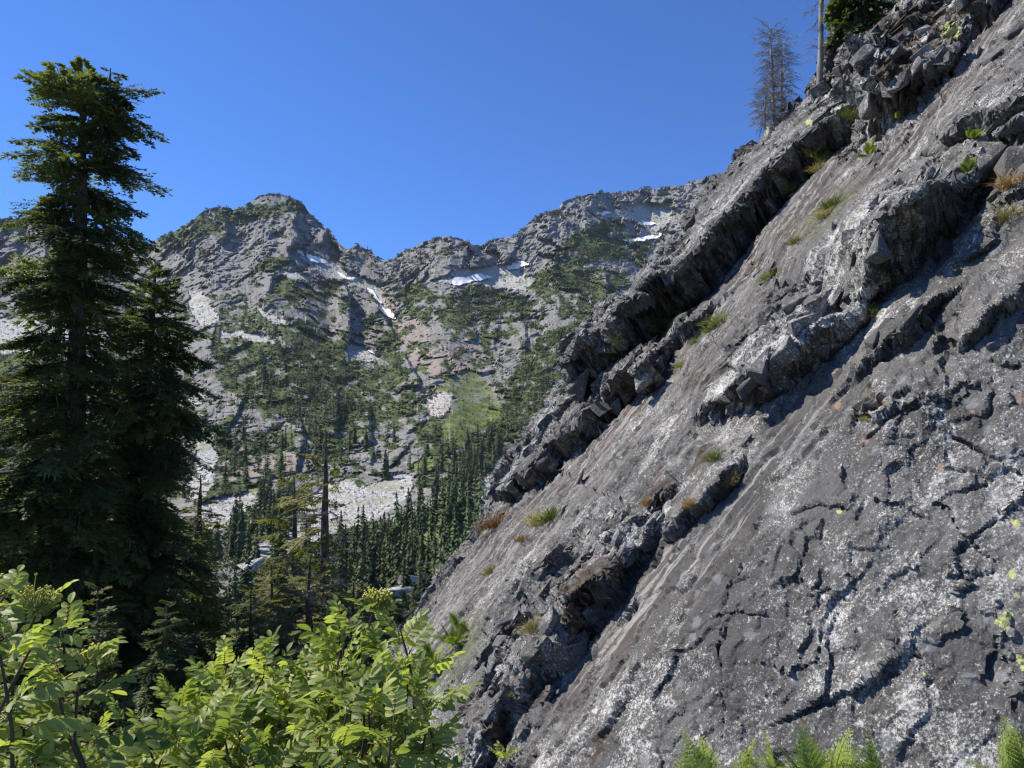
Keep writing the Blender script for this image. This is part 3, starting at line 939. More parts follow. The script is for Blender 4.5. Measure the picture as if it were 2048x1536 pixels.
def rock_at(u, v, rad=7):
    """point and normal of the rock seen at a photo pixel (the nearest surface to the camera there)"""
    k = np.nonzero((np.abs(RK['u'] - u) < rad) & (np.abs(RK['v'] - v) < rad))[0]
    if not len(k):
        return rock_at(u, v, rad * 2)
    j = k[np.argmin(RK['z'][k] + .02 * np.hypot(RK['u'][k] - u, RK['v'][k] - v))]
    return RK['V'][j], RK['N'][j]
# ============================================================ SNOW, SCREE, FOREST ON THE MOUNTAINS
SNOW = [
    ('narrow snow tongue at the top of the gully right of the main peak', [(592, 501), (604, 508), (606, 514), (598, 510)]),
    ('white snow patch below the main peak at the head of the scree gully', [(613, 511), (628, 515), (648, 523), (644, 528), (626, 525), (616, 519)]),
    ('small snow patch halfway down the scree gully', [(674, 546), (684, 550), (692, 556), (714, 557), (700, 561), (684, 558)]),
    ('thin snow strip in the gully above the orange rock', [(734, 580), (744, 584), (752, 597), (762, 608), (750, 602), (742, 592)]),
    ('lowest snow patch of the gully beside the orange rock', [(758, 619), (776, 622), (788, 640), (776, 636), (766, 628)]),
    ('wide ragged snow patch on the middle shelf', [(907, 562), (914, 556), (930, 557), (952, 551), (976, 557), (958, 562), (936, 566), (914, 572), (908, 568)]),
    ('snow patch below the cliffs at the upper end of the middle shelf', [(1014, 538), (1028, 527), (1042, 526), (1053, 532), (1040, 536), (1028, 541)]),
    ('small snow patch at the left end of the upper right cirque', [(1194, 428), (1212, 424), (1220, 427), (1206, 433)]),
    ('long thin snow strip along the foot of the upper right cirque', [(1250, 481), (1280, 477), (1318, 470), (1314, 476), (1286, 484), (1262, 485)]),
    ('snow patch in the middle of the upper right cirque', [(1276, 448), (1300, 445), (1310, 448), (1296, 453)]),
    ('small bright snow patch below the hanging gully beside the talus', [(733, 703), (742, 705), (752, 710), (744, 710)]),
]
snow_m = Mat('old_snow', .7, .2)
snow_m.color(snow_m.mix(snow_m.mr(snow_m.noise(snow_m.pos(), .25, 4), .35, .7), (.92, .92, .90), (.80, .79, .76)))
snow_m.bump(snow_m.noise(snow_m.pos(), .5, 4), .4, .6)

def sheet_from_terrain(poly):
    """a thin lens of snow laid over the terrain inside a polygon of photo pixels"""
    a = np.array(poly, float)
    a = a.mean(0) + (a - a.mean(0)) * 1.22
    poly = a.tolist()
    us, vv = np.arange(a[:, 0].min() - 3, a[:, 0].max() + 4, 1.6), np.arange(a[:, 1].min() - 3, a[:, 1].max() + 4, 1.2)
    U, V = np.meshgrid(us, vv)
    u, v = U.ravel(), V.ravel()
    nz = np.stack([u / 9, v / 6, 0 * u], 1)
    wu, wv = u + 3.5 * perlin(nz) + 1.5 * perlin(nz * 3), v + 2.2 * perlin(nz + 9) + perlin(nz * 3 + 9)
    ins = in_poly(wu, wv, poly)
    jj = np.clip(np.searchsorted(MT['us'], u), 1, len(MT['us']) - 2)
    P = np.zeros((len(u), 3))
    for k in range(len(u)):
        col = MT['v'][:, jj[k]]
        i = min(max(int(np.searchsorted(col, v[k])), 1), len(col) - 1)
        f = np.clip((v[k] - col[i - 1]) / max(col[i] - col[i - 1], 1e-6), 0, 1)
        P[k] = MT['P'][i - 1, jj[k]] * (1 - f) + MT['P'][i, jj[k]] * f
    ray = CAM - P
    ray /= np.linalg.norm(ray, axis=1)[:, None]
    sm = P.reshape(*U.shape, 3)
    for _ in range(3):
        sm = .25 * np.roll(sm, 1, 0) + .5 * sm + .25 * np.roll(sm, -1, 0)
        sm = .25 * np.roll(sm, 1, 1) + .5 * sm + .25 * np.roll(sm, -1, 1)
    ok = ins.reshape(U.shape)
    top = sm.reshape(-1, 3) + ray * 2.5 + np.array([0, 0, 1.6])
    idx = np.arange(len(u)).reshape(U.shape)
    F = np.stack([idx[:-1, :-1], idx[1:, :-1], idx[1:, 1:], idx[:-1, 1:]], -1).reshape(-1, 4)
    F = F[ins[F].sum(1) >= 3]
    F = F[(F % U.shape[1] > 1).all(1)]
    used = np.unique(F)
    rm = np.full(len(u), -1); rm[used] = np.arange(len(used))
    return top[used], rm[F]

for lab, poly in SNOW:
    V, F = sheet_from_terrain(poly)
    if len(F):
        tag(link('snow_patch', mesh_np('snow_patch', V, F, [snow_m.m], smooth=True)), lab, 'snow patch', 'snow patches left on the mountain')

rng = np.random.RandomState(11)
gy, gx = np.nonzero((MT['u'] > -60) & (MT['u'] < 1420) & (MT['v'] < 1215))
gu, gv, gP, gz = MT['u'][gy, gx], MT['v'][gy, gx], MT['P'][gy, gx], MT['z'][gy, gx]
gveg, gscr, gmea, gtre = MT['veg'][gy, gx], MT['scree'][gy, gx], MT['meadow'][gy, gx], MT['treey'][gy, gx]
gtop = gv - MT['sky'][gx]
_sx = np.array([p[1] for p in SKYR])[::-1]
_su = np.array([p[0] for p in SKYR])[::-1]
edge_u = np.interp(gv, _sx, _su)
hidden = gu > edge_u + 130            # well behind the near rock
clump = fbm(np.stack([gu / 34, gv / 26, gu * 0 + 4], 1), 3)

# ---- loose stones of the talus
def stones_mesh(P, size, rs):
    n = len(P)
    oc = np.array([(1, 0, 0), (-1, 0, 0), (0, 1, 0), (0, -1, 0), (0, 0, 1), (0, 0, -1)], float)
    of = np.array([(0, 2, 4), (2, 1, 4), (1, 3, 4), (3, 0, 4), (2, 0, 5), (1, 2, 5), (3, 1, 5), (0, 3, 5)])
    V = oc[None] * (1 + .6 * (rs.rand(n, 6, 1) - .5)) + .35 * (rs.rand(n, 6, 3) - .5)
    V *= size[:, None, None] * np.stack([1 + .5 * rs.rand(n), 1 + .5 * rs.rand(n), .6 + .4 * rs.rand(n)], 1)[:, None, :]
    a = rs.rand(n) * 6.28
    c, s = np.cos(a)[:, None], np.sin(a)[:, None]
    V = np.stack([V[..., 0] * c - V[..., 1] * s, V[..., 0] * s + V[..., 1] * c, V[..., 2]], -1) + P[:, None]
    return V.reshape(-1, 3), (of[None] + 6 * np.arange(n)[:, None, None]).reshape(-1, 3)

pick = np.nonzero((gscr > .5) & ~hidden & (rng.rand(len(gu)) < .50))[0]
sz = gz[pick] / F_PX * (.9 + 3.2 * rng.rand(len(pick)) ** 4) * np.interp(gz[pick], [150, 400, 900], [1.15, .95, .6])
tal_m = Mat('talus_stone', .95, .1)
tal_m.color(tal_m.mix(tal_m.mr(tal_m.noise(tal_m.pos(), .7, 4, .7), .35, .65), (.27, .265, .25), (.55, .54, .51)))
V, F = stones_mesh(gP[pick], sz, rng)
tag(link('talus', mesh_np('talus', V, F, [tal_m.m])), 'pale talus of broken stones in gullies and fans below the cliffs', kind='stuff')

# ---- conifers
def conifer_template(seed, tiers=7, blades=5, radius=.15, ragged=.35, segs=1, up=0.0, droop=.5):
    """crown of a conifer one unit tall: tiers of drooping, tapering branch blades"""
    rs = np.random.RandomState(seed)
    V, F = [], []
    def tri(a, b, c):
        V.extend((a, b, c)); F.append((len(V) - 3, len(V) - 2, len(V) - 1))
    for k in range(tiers):
        f = (k + .5 * rs.rand()) / tiers
        z0 = .06 + .93 * f
        r0 = radius * (1 - f) ** .8 * (1 - .35 * max(0, .18 - f) / .18) + .012
        nb = max(3, int(round(blades * (1 - .4 * f))))
        a0 = rs.rand() * 6.28
        for b in range(nb):
            a = a0 + 6.283 * b / nb + .5 * (rs.rand() - .5)
            r = r0 * (1 - ragged + 2 * ragged * rs.rand()) 
            dr = np.array([math.cos(a), math.sin(a), 0]); sd = np.array([-dr[1], dr[0], 0])
            w = r * (.34 + .2 * rs.rand())
            z = z0 + .02 * (rs.rand() - .5)
            root = np.array([0, 0, z + .035])
            mid = dr * r * .55 + np.array([0, 0, z + up * r - .05 * r])
            tip = dr * r + np.array([0, 0, z - droop * r * (.6 + .8 * rs.rand())])
            ml, mr_ = mid + sd * w - np.array([0, 0, .35 * w]), mid - sd * w - np.array([0, 0, .35 * w])
            tri(root, ml, mid); tri(root, mid, mr_); tri(ml, tip, mid); tri(mid, tip, mr_)
            for q in range(segs - 1):                # hanging tufts along the blade
                t = .3 + .65 * rs.rand()
                c = dr * r * t + sd * w * 1.5 * (rs.rand() - .5) + np.array([0, 0, z - droop * r * t * .6])
                e = w * (.35 + .5 * rs.rand())
                d2 = np.array([rs.randn(), rs.randn(), 0]); d2 /= np.linalg.norm(d2) + 1e-6
                tri(c + d2 * e, c - d2 * e, c + np.array([0, 0, -e * 1.3]) + dr * e * .6)
    top = np.array([0, 0, 1.0])
    for b in range(3):
        a = 2.09 * b
        d = np.array([math.cos(a), math.sin(a), 0]) * .018
        tri(top, np.array([0, 0, .88]) + d, np.array([0, 0, .88]) - d * .6)
    return np.array(V), np.array(F)

def scatter_mesh(tpls, P, hgt, rs, wide=None):
    Vs, Fs, off = [], [], 0
    which = rs.randint(len(tpls), size=len(P))
    for t, (tv, tf) in enumerate(tpls):
        k = np.nonzero(which == t)[0]
        if not len(k):
            continue
        a = rs.rand(len(k)) * 6.28
        c, s = np.cos(a)[:, None], np.sin(a)[:, None]
        w = hgt[k][:, None] * (1.0 if wide is None else wide[k][:, None])
        X = (tv[None, :, 0] * c - tv[None, :, 1] * s) * w
        Y = (tv[None, :, 0] * s + tv[None, :, 1] * c) * w
        Z = tv[None, :, 2] * hgt[k][:, None]
        Vs.append((np.stack([X, Y, Z], -1) + P[k][:, None]).reshape(-1, 3))
        Fs.append((tf[None] + len(tv) * np.arange(len(k))[:, None, None]).reshape(-1, 3) + off)
        off += len(tv) * len(k)
    return np.concatenate(Vs), np.concatenate(Fs)

def forest_material(name, dark, light, sc):
    m = Mat(name, .8, .15)
    info = m.n('ShaderNodeObjectInfo')
    r = m.math('ADD', m.math('MULTIPLY', info.outputs['Random'], .45), m.noise(m.pos(), sc, 3, .6))
    m.color(m.mix(m.mr(r, .42, 1.0), dark, light))
    return m.m

fir_m = forest_material('far_fir_needles', (.026, .042, .021), (.085, .112, .045), .12)
near_fir_m = forest_material('fir_needles', (.036, .055, .024), (.125, .150, .058), .3)
brush_m = forest_material('brush_leaves', (.042, .064, .022), (.125, .150, .058), .10)

p_tree = np.where(gtre > .5, .12, np.where(gveg > .5, .034, .007))
p_tree = np.where(gtop < 10, .045 * (clump > -.1), p_tree)
p_tree *= np.clip(1 + 2.2 * clump, .1, 2.4) * (1 - .97 * gscr) * (1 - .8 * gmea)
p_tree = np.where(gv > 1000, p_tree * .55, p_tree)
p_tree = np.where((gv > 985) & (gveg > .5) & (gtre < .5), .03, p_tree)
p_tree = np.where((gu > 585) & (gu < 840) & (gv > 960) & (gv < np.interp(gu, [585, 700, 840], [1120, 1100, 1050])), 0, p_tree)
p_tree = np.where((gu > 380) & (gu < 520) & (gv > 970) & (gv < 1085), p_tree * .15, p_tree)
sel = np.nonzero((rng.rand(len(gu)) < p_tree) & ~hidden)[0]
hgt = np.interp(gz[sel], [140, 250, 500, 1100], [14.5, 12.0, 9.5, 7.5]) * (.55 + .75 * rng.rand(len(sel)))
hgt = np.where(gtop[sel] < 14, hgt * .75, hgt)
hgt = np.minimum(hgt, 135 / F_PX * gz[sel] * (.45 + .55 * rng.rand(len(sel))))
tP = gP[sel] - np.array([0, 0, .4])
px = hgt / gz[sel] * np.where((gu[sel] < -20) | (gu[sel] > 1300), .2, 1) * np.where((gu[sel] < 380) & (gv[sel] > 640), .3, 1)
px = np.where(gu[sel] > edge_u[sel] + 8, px * .1, px)
order = np.argsort(-px)
big, rest = order[:300], order[300:]
V, F = scatter_mesh([conifer_template(s, 7, 5, .12 + .03 * (s % 3)) for s in range(5)], tP[rest], hgt[rest], rng)
tag(link('far_forest', mesh_np('far_forest', V, F, [fir_m])), 'dark conifers scattered over the cliffs and shelves of the far mountains', kind='stuff')

def trunk_mesh(name, pts, rad, mat, sides=7):
    """tube through points"""
    V, F = [], []
    pts = [np.array(p, float) for p in pts]
    for k, p in enumerate(pts):
        d = pts[min(k + 1, len(pts) - 1)] - pts[max(k - 1, 0)]
        d /= np.linalg.norm(d) + 1e-9
        a = np.cross(d, (0.0, 1.0, .13)); a /= np.linalg.norm(a) + 1e-9
        b = np.cross(d, a)
        for s in range(sides):
            t = 6.28318 * s / sides
            V.append(p + rad[k] * (math.cos(t) * a + math.sin(t) * b))
    for k in range(len(pts) - 1):
        for s in range(sides):
            s2 = (s + 1) % sides
            F.append((k * sides + s, k * sides + s2, (k + 1) * sides + s2, (k + 1) * sides + s))
    return np.array(V), np.array(F)

bark_m = Mat('grey_brown_bark', .95, .1)
_bp = bark_m.pos()
_bn = bark_m.noise(bark_m.map(_bp, (1, 1, .22)), 14, 6, .7)
bark_m.color(bark_m.mix(bark_m.mr(_bn, .35, .66), (.050, .040, .033), (.19, .165, .14)))
bark_m.bump(_bn, .8, .03)
BARK = bark_m.m
dead_m = Mat('weathered_grey_wood', .9, .15)
_dn = dead_m.noise(dead_m.map(dead_m.pos(), (1, 1, .2)), 20, 5, .7)
dead_m.color(dead_m.mix(dead_m.mr(_dn, .35, .65), (.13, .125, .115), (.34, .325, .30)))
DEAD = dead_m.m

fir_crowns = []
for s in range(7):
    tv, tf = conifer_template(40 + s, 13 + s % 4, 8, (.075, .11, .09, .13, .08, .10, .12)[s], .5, 5, .05, (.45, .6, .5, .7, .4, .55, .6)[s])
    fir_crowns.append(mesh_np('crown', tv, tf, [near_fir_m]))
fir_trunk = mesh_np('trunk', *trunk_mesh('trunk', [(0, 0, -.05), (0, 0, .4), (0, 0, .95)], [.014, .010, .002], BARK, 5), [BARK])
STANDS = [  # photo region, label, group
    (lambda u, v: u < 430, 'dark fir in the shaded wood behind the big conifer pair', 'firs behind the big conifers'),
    (lambda u, v: v > 1085 and u < 600, 'dark fir on the valley floor left of the hemlocks', 'firs on the valley floor left of the hemlocks'),
    (lambda u, v: v > 1085 and u < 760, 'dark fir on the valley floor just right of the bare spired hemlock', 'firs on the valley floor beside the bare spired hemlock'),
    (lambda u, v: v > 1085, 'dark fir on the valley floor between the hemlocks and the rock', 'firs on the valley floor beside the rock'),
    (lambda u, v: u < 640 and v > 930, 'dark fir in the stand left of the pale talus fan', 'firs left of the talus fan'),
    (lambda u, v: u < 640, 'dark fir on the cliffs above the left talus', 'firs above the left talus'),
    (lambda u, v: u > 760 and v > 960, 'dark fir in the belt between the pale talus fan and the rock', 'firs between the talus fan and the rock'),
    (lambda u, v: u > 760 and v > 780, 'dark fir on the wooded slope below the bright meadow', 'firs below the bright meadow'),
    (lambda u, v: True, 'dark fir on the broken middle cliffs of the mountain', 'firs on the middle cliffs'),
]
_stand = [next(i for i, st in enumerate(STANDS) if st[0](gu[sel][k], gv[sel][k])) for k in big]
_special = {}
for i, (_f, lab, grp) in enumerate(STANDS):               # the ones that can be told from the rest of their stand
    mem = [q for q in range(len(big)) if _stand[q] == i]
    if len(mem) < 6:
        continue
    ht = [px[big[q]] for q in mem]
    xs = [gu[sel][big[q]] for q in mem]
    for q, word in ((mem[int(np.argmax(ht))], 'tallest'), (mem[int(np.argmin(ht))], 'smallest'), (mem[int(np.argmin(xs))], 'leftmost'), (mem[int(np.argmax(xs))], 'rightmost')):
        _special.setdefault(q, word + ' of the firs ' + lab.split(' fir ', 1)[1])
for q, k in enumerate(big):
    _, lab, grp = STANDS[_stand[q]]
    root = link('fir_tree', fir_crowns[rng.randint(7)], None, tP[k].tolist())
    root.scale = (hgt[k] * (.8 + .5 * rng.rand()),) * 2 + (hgt[k],)
    root.rotation_euler = (.03 * rng.randn(), .03 * rng.randn(), rng.rand() * 6.28)
    tag(root, _special.get(q, lab), 'fir', grp)
    link('trunk', fir_trunk, root)
print('trees', len(big), len(rest))

# ---- brush
def brush_template(seed, n=16):
    rs = np.random.RandomState(seed)
    V, F = [], []
    for k in range(n):
        d = rs.randn(3); d /= np.linalg.norm(d); d[2] = abs(d[2])
        c = d * (.5 + .5 * rs.rand()) * (1, 1, .8)
        a, b = rs.randn(3), rs.randn(3)
        a /= np.linalg.norm(a); b /= np.linalg.norm(b)
        V += [c + .42 * a, c + .42 * b, c - .3 * (a + b)]
        F.append((3 * k, 3 * k + 1, 3 * k + 2))
    return np.array(V), np.array(F)

p_b = np.where(gveg > .5, .30, np.where(gveg > .1, .10, .02)) * np.clip(.7 + 1.5 * clump, .2, 1.8) * (1 - .97 * gscr)
p_b = np.where(gmea > .5, .34 * np.clip(.5 + 2 * clump, 0, 1), p_b)
p_b = np.where((gscr > .5) & (clump > .15), .04, p_b)
p_b = np.where((gv > 1040) & (gscr < .5), .22, p_b)
p_b = np.where(gtop < 8, .25 * (clump > 0), p_b)
selb = np.nonzero((rng.rand(len(gu)) < p_b) & ~hidden)[0]
sizeb = gz[selb] / F_PX * (2.0 + 4.5 * rng.rand(len(selb)) ** 1.5) * np.where((gv[selb] > 1000) & (gscr[selb] < .5), 1.7, 1) * np.where(gmea[selb] > .5, .5, 1)
V, F = scatter_mesh([brush_template(s) for s in range(5)], gP[selb], sizeb, rng)
tag(link('mountain_brush', mesh_np('mountain_brush', V, F, [brush_m])), 'low green brush and stunted trees carpeting the mountain slopes', kind='stuff')
print('brush', len(selb))
# ============================================================ NEAR TREES
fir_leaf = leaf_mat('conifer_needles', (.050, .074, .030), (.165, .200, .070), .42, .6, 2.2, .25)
fir_leaf_light = leaf_mat('pale_sun_tinted_needles', (.075, .100, .026), (.185, .215, .060), .35, .6, 2.2, .25)  # paler yellow green needles; on the tallest conifer they paint in sunlight
hem_leaf = leaf_mat('hemlock_needles', (.095, .110, .026), (.250, .250, .068), .32, .6, 1.8, .25)
lich_m = Mat('beard_lichen', .95, .05)
lich_m.color(lich_m.mix(lich_m.noise(lich_m.pos(), 6, 3), (.14, .15, .10), (.30, .30, .22)))
LICH = lich_m.m

class Geo:
    def __init__(self):
        self.V, self.F3, self.F4, self.M3, self.M4, self.n = [], [], [], [], [], 0
    def tri(self, a, b, c, m=0):
        self.V += [a, b, c]; self.F3.append((self.n, self.n + 1, self.n + 2)); self.M3.append(m); self.n += 3
    def kite(self, p, d, side, ln, w, fold=.25, m=0):
        """a sprig: two triangles folded along its length"""
        up = np.cross(d, side)
        tip = p + d * ln
        mid = p + d * ln * .45
        a, b = mid + side * w - up * fold * w, mid - side * w - up * fold * w
        k = self.n
        self.V += [p, a, tip, b]
        self.F3 += [(k, k + 1, k + 2), (k, k + 2, k + 3)]
        self.M3 += [m, m]
        self.n += 4
    def tube(self, pts, rad, m=1, sides=4):
        V, F = trunk_mesh('', pts, rad, None, sides)
        self.V += list(V); self.F4 += [tuple(i + self.n for i in f) for f in F]; self.M4 += [m] * len(F)
        self.n += len(V)
    def mesh(self, name, mats, smooth=False):
        fs, ms = [], []
        if self.F3: fs.append(np.array(self.F3)); ms += self.M3
        if self.F4: fs.append(np.array(self.F4)); ms += self.M4
        return mesh_np(name, np.array(self.V), fs, mats, midx=ms, smooth=smooth)

def unit(v):
    return v / (np.linalg.norm(v) + 1e-9)

def make_bough(seed, L, leaf, droop=.22, flat=.12, dens=1.0, width=.40, lichen=.5, sprig=.15, bare=.15):
    rs = np.random.RandomState(seed)
    g = Geo()
    n = 9
    wob = np.cumsum(rs.randn(n + 1) * .03 * L)
    rise = .10 + .12 * rs.rand()
    ax = [np.array([L * k / n, wob[k] * .6, L * (rise * (k / n) - droop * (k / n) ** 2 * 1.6 + (.10 * (k / n) ** 4))]) for k in range(n + 1)]
    g.tube(ax, [max(.004, .014 * L * (1 - .85 * k / n)) for k in range(n + 1)], 1, 4)
    nt = int(L / .095 * dens) + 5
    for k in range(nt):
        t = bare + (1 - bare) * (k + rs.rand()) / nt
        q = min(t * n, n - 1e-3); i = int(q)
        p = ax[i] * (1 - q + i) + ax[i + 1] * (q - i)
        fw = unit(ax[i + 1] - ax[i])
        for sgn in (-1, 1):
            shape = math.sin(min(1.0, (t - bare) / (1 - bare) * 1.15 + .22) * 3.0) ** .8 if t < .98 else .25
            lt = L * width * max(.12, shape) * (.55 + .6 * rs.rand())
            if rs.rand() < .12:
                continue
            sd = np.array([-fw[1], fw[0], 0]) * sgn
            ang = .85 + .35 * rs.rand()
            d = unit(fw * math.cos(ang) + sd * math.sin(ang) + np.array([0, 0, flat * rs.randn() - .10]))
            ns = max(2, int(lt / (sprig * .55)))
            pos = p.copy()
            for j in range(ns):
                f = j / ns
                dd = unit(d + np.array([0, 0, -.35 * f]) + .12 * rs.randn(3))
                pos = pos + dd * lt / ns
                for s2 in (-1, 1):
                    side = unit(np.cross(dd, (0, 0, 1)) + .2 * rs.randn(3) * flat * 4)
                    a2 = .6 + .3 * rs.rand()
                    d3 = unit(dd * math.cos(a2) + side * s2 * math.sin(a2) + np.array([0, 0, .22 * rs.rand() - .08]))
                    nrm = unit(np.array([.25 * rs.randn(), .25 * rs.randn(), 1.0]))
                    g.kite(pos, d3, unit(np.cross(nrm, d3)), sprig * (.7 + .6 * rs.rand()) * (1 - .35 * f), sprig * .24, .35, 0)
                if rs.rand() < .06 * lichen:
                    ll = .12 + .34 * rs.rand() ** 2
                    w = np.array([rs.randn(), rs.randn(), 0]) * .018
                    g.tri(pos - w, pos + w, pos + np.array([.04 * rs.randn(), .04 * rs.randn(), -ll]), 2)
            g.kite(pos, d, unit(np.cross((0, 0, 1), d)), sprig * 1.1, sprig * .25, .3, 0)
    return g.mesh('bough', [leaf, BARK, LICH]), L

def make_dead_bough(seed, L, mat, twigs=14):
    rs = np.random.RandomState(seed)
    g = Geo()
    n = 5
    wob = np.cumsum(rs.randn(n + 1, 2) * .05 * L, 0)
    ax = [np.array([L * k / n, wob[k, 0], wob[k, 1] + L * (.08 * k / n - .2 * (k / n) ** 2)]) for k in range(n + 1)]
    g.tube(ax, [max(.004, .018 * L * (1 - .9 * k / n)) for k in range(n + 1)], 0, 4)
    for k in range(twigs):
        t = .15 + .85 * rs.rand()
        q = min(t * n, n - 1e-3); i = int(q)
        p = ax[i] * (1 - q + i) + ax[i + 1] * (q - i)
        d = unit(np.array([.7 + .4 * rs.rand(), rs.randn() * .8, .5 * rs.randn() - .1]))
        ln = L * (.12 + .30 * rs.rand())
        e = unit(d + .5 * rs.randn(3))
        g.tube([p, p + d * ln * .5, p + (d + e) * ln * .5], [.006 * L + .002, .004 * L + .0015, .001], 0, 3)
        for _ in range(3):
            p2 = p + d * ln * (.2 + .5 * rs.rand())
            g.tube([p2, p2 + unit(d + rs.randn(3)) * ln * .45], [.003 * L + .001, .0008], 0, 3)
    return g.mesh('dead_branch', [mat]), L

BOUGHS = [make_bough(s, L, fir_leaf, .26, .20, 1.25, .46, .8, .17) for s, L in enumerate((.8, .9, 1.5, 1.6, 1.7, 2.4, 2.6, 2.8, 3.4, 3.6))]
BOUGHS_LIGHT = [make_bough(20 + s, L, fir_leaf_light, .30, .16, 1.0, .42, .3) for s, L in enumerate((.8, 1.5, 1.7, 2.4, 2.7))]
BOUGHS_HEM = [make_bough(40 + s, L, hem_leaf, .12, .05, .95, .50, 1.0, .13, .30) for s, L in enumerate((.6, .9, 1.3, 1.8, 2.4))]
DEADS = [make_dead_bough(60 + s, L, DEAD) for s, L in enumerate((.5, .6, 1.0, 1.1, 1.6))]

def pick_bough(pool, L, rs):
    c = sorted(pool, key=lambda b: abs(math.log(b[1] / L)) + .35 * rs.rand())
    return c[0]

def make_tree(name, label, cat, path, depth, pool, bark=BARK, count=0, span=(0, 1), left=None, right=None, pitch=(-.05, -.35), seed=0, group=None, extra=(), sun_tinted=(), length_jit=(.6, 1.1), sides=10, wiggle=.01, dead=0, dead_len=(.5, 1.2)):
    """path: photo pixels (x, y, half width) from the foot up; left / right: how far the boughs reach at a height, [(y, pixels)]"""
    rs = np.random.RandomState(1000 + seed)
    pts = [np.array(at(x, y, depth)) for x, y, r in path]
    rad = [max(.006, r * depth / F_PX) for x, y, r in path]
    # a finer, slightly crooked trunk
    tt = np.linspace(0, len(pts) - 1, 22)
    P = np.stack([np.interp(tt, np.arange(len(pts)), [p[k] for p in pts]) for k in range(3)], 1)
    P[:, 0] += wiggle * depth / 26 * np.cumsum(rs.randn(len(tt))) * np.linspace(0, 1, len(tt))
    Rr = np.interp(tt, np.arange(len(rad)), rad) * (1 + .06 * rs.randn(len(tt)))
    ypix = np.interp(tt, np.arange(len(path)), [p[1] for p in path])
    base = P[0]
    root = empty(name, base.tolist())
    tag(root, label, cat, group)
    V, F = trunk_mesh('trunk', P - base, Rr, bark, sides)
    V += .10 * np.interp(V[:, 2], [0, 30], [.6, .1])[:, None] * Rr.mean() * np.stack([perlin(V * (6, 6, 1.2)), perlin(V * (6, 6, 1.2) + 9), 0 * V[:, 0]], 1)
    link('trunk', mesh_np('trunk', V, F, [bark], smooth=True), root)
    px = depth / F_PX
    def put(me, nom, y, az, L, pit, roll=0.0, nm='bough'):
        p = np.array([np.interp(-y, -ypix, P[:, k]) for k in range(3)])
        o = link(nm, me, root, (p - base).tolist())
        o.rotation_euler = Matrix.Rotation(az, 3, 'Z').to_4x4().to_3x3().to_euler() if False else (Matrix.Rotation(az, 3, 'Z') @ Matrix.Rotation(-pit, 3, 'Y') @ Matrix.Rotation(roll, 3, 'X')).to_euler()
        k = L / nom
        o.scale = (k, k * (.85 + .3 * rs.rand()), k)
    y_top, y_bot = span
    az = rs.rand() * 6.28
    for k in range(count):
        f = (k + rs.rand()) / count
        y = y_top + (y_bot - y_top) * f ** .92
        az += 2.4 + .5 * rs.randn()
        c = math.cos(az)
        l = np.interp(y, [q[0] for q in left], [q[1] for q in left]) * px
        r = np.interp(y, [q[0] for q in right], [q[1] for q in right]) * px
        L = (.5 * (1 + c) * r + .5 * (1 - c) * l) * (length_jit[0] + (length_jit[1] - length_jit[0]) * rs.rand())
        L = max(L, .3)
        me, nom = pick_bough(pool, L, rs)
        put(me, nom, y, az, L, np.interp(f, [0, .06, .2, 1], [.7, .25, pitch[0], pitch[1]]) + .16 * rs.randn(), .25 * rs.randn())
    for y, side, length, pit in extra:
        az_ = (math.pi if side < 0 else 0) + .5 * rs.randn()
        me, nom = pick_bough(pool, length * px, rs)
        put(me, nom, y, az_, length * px, pit, .2 * rs.randn())
    for y, az_, length, pit in sun_tinted:  # boughs in the paler needles: sunlight put into their colour
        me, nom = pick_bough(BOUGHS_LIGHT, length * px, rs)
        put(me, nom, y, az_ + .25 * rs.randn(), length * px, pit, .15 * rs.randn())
    for k in range(dead):
        y = y_top + (y_bot - y_top) * rs.rand()
        L = dead_len[0] + (dead_len[1] - dead_len[0]) * rs.rand()
        me, nom = pick_bough(DEADS, L, rs)
        put(me, nom, y, rs.rand() * 6.28, L, -.1 + .3 * rs.randn(), 0, 'dead_branch')
    return root

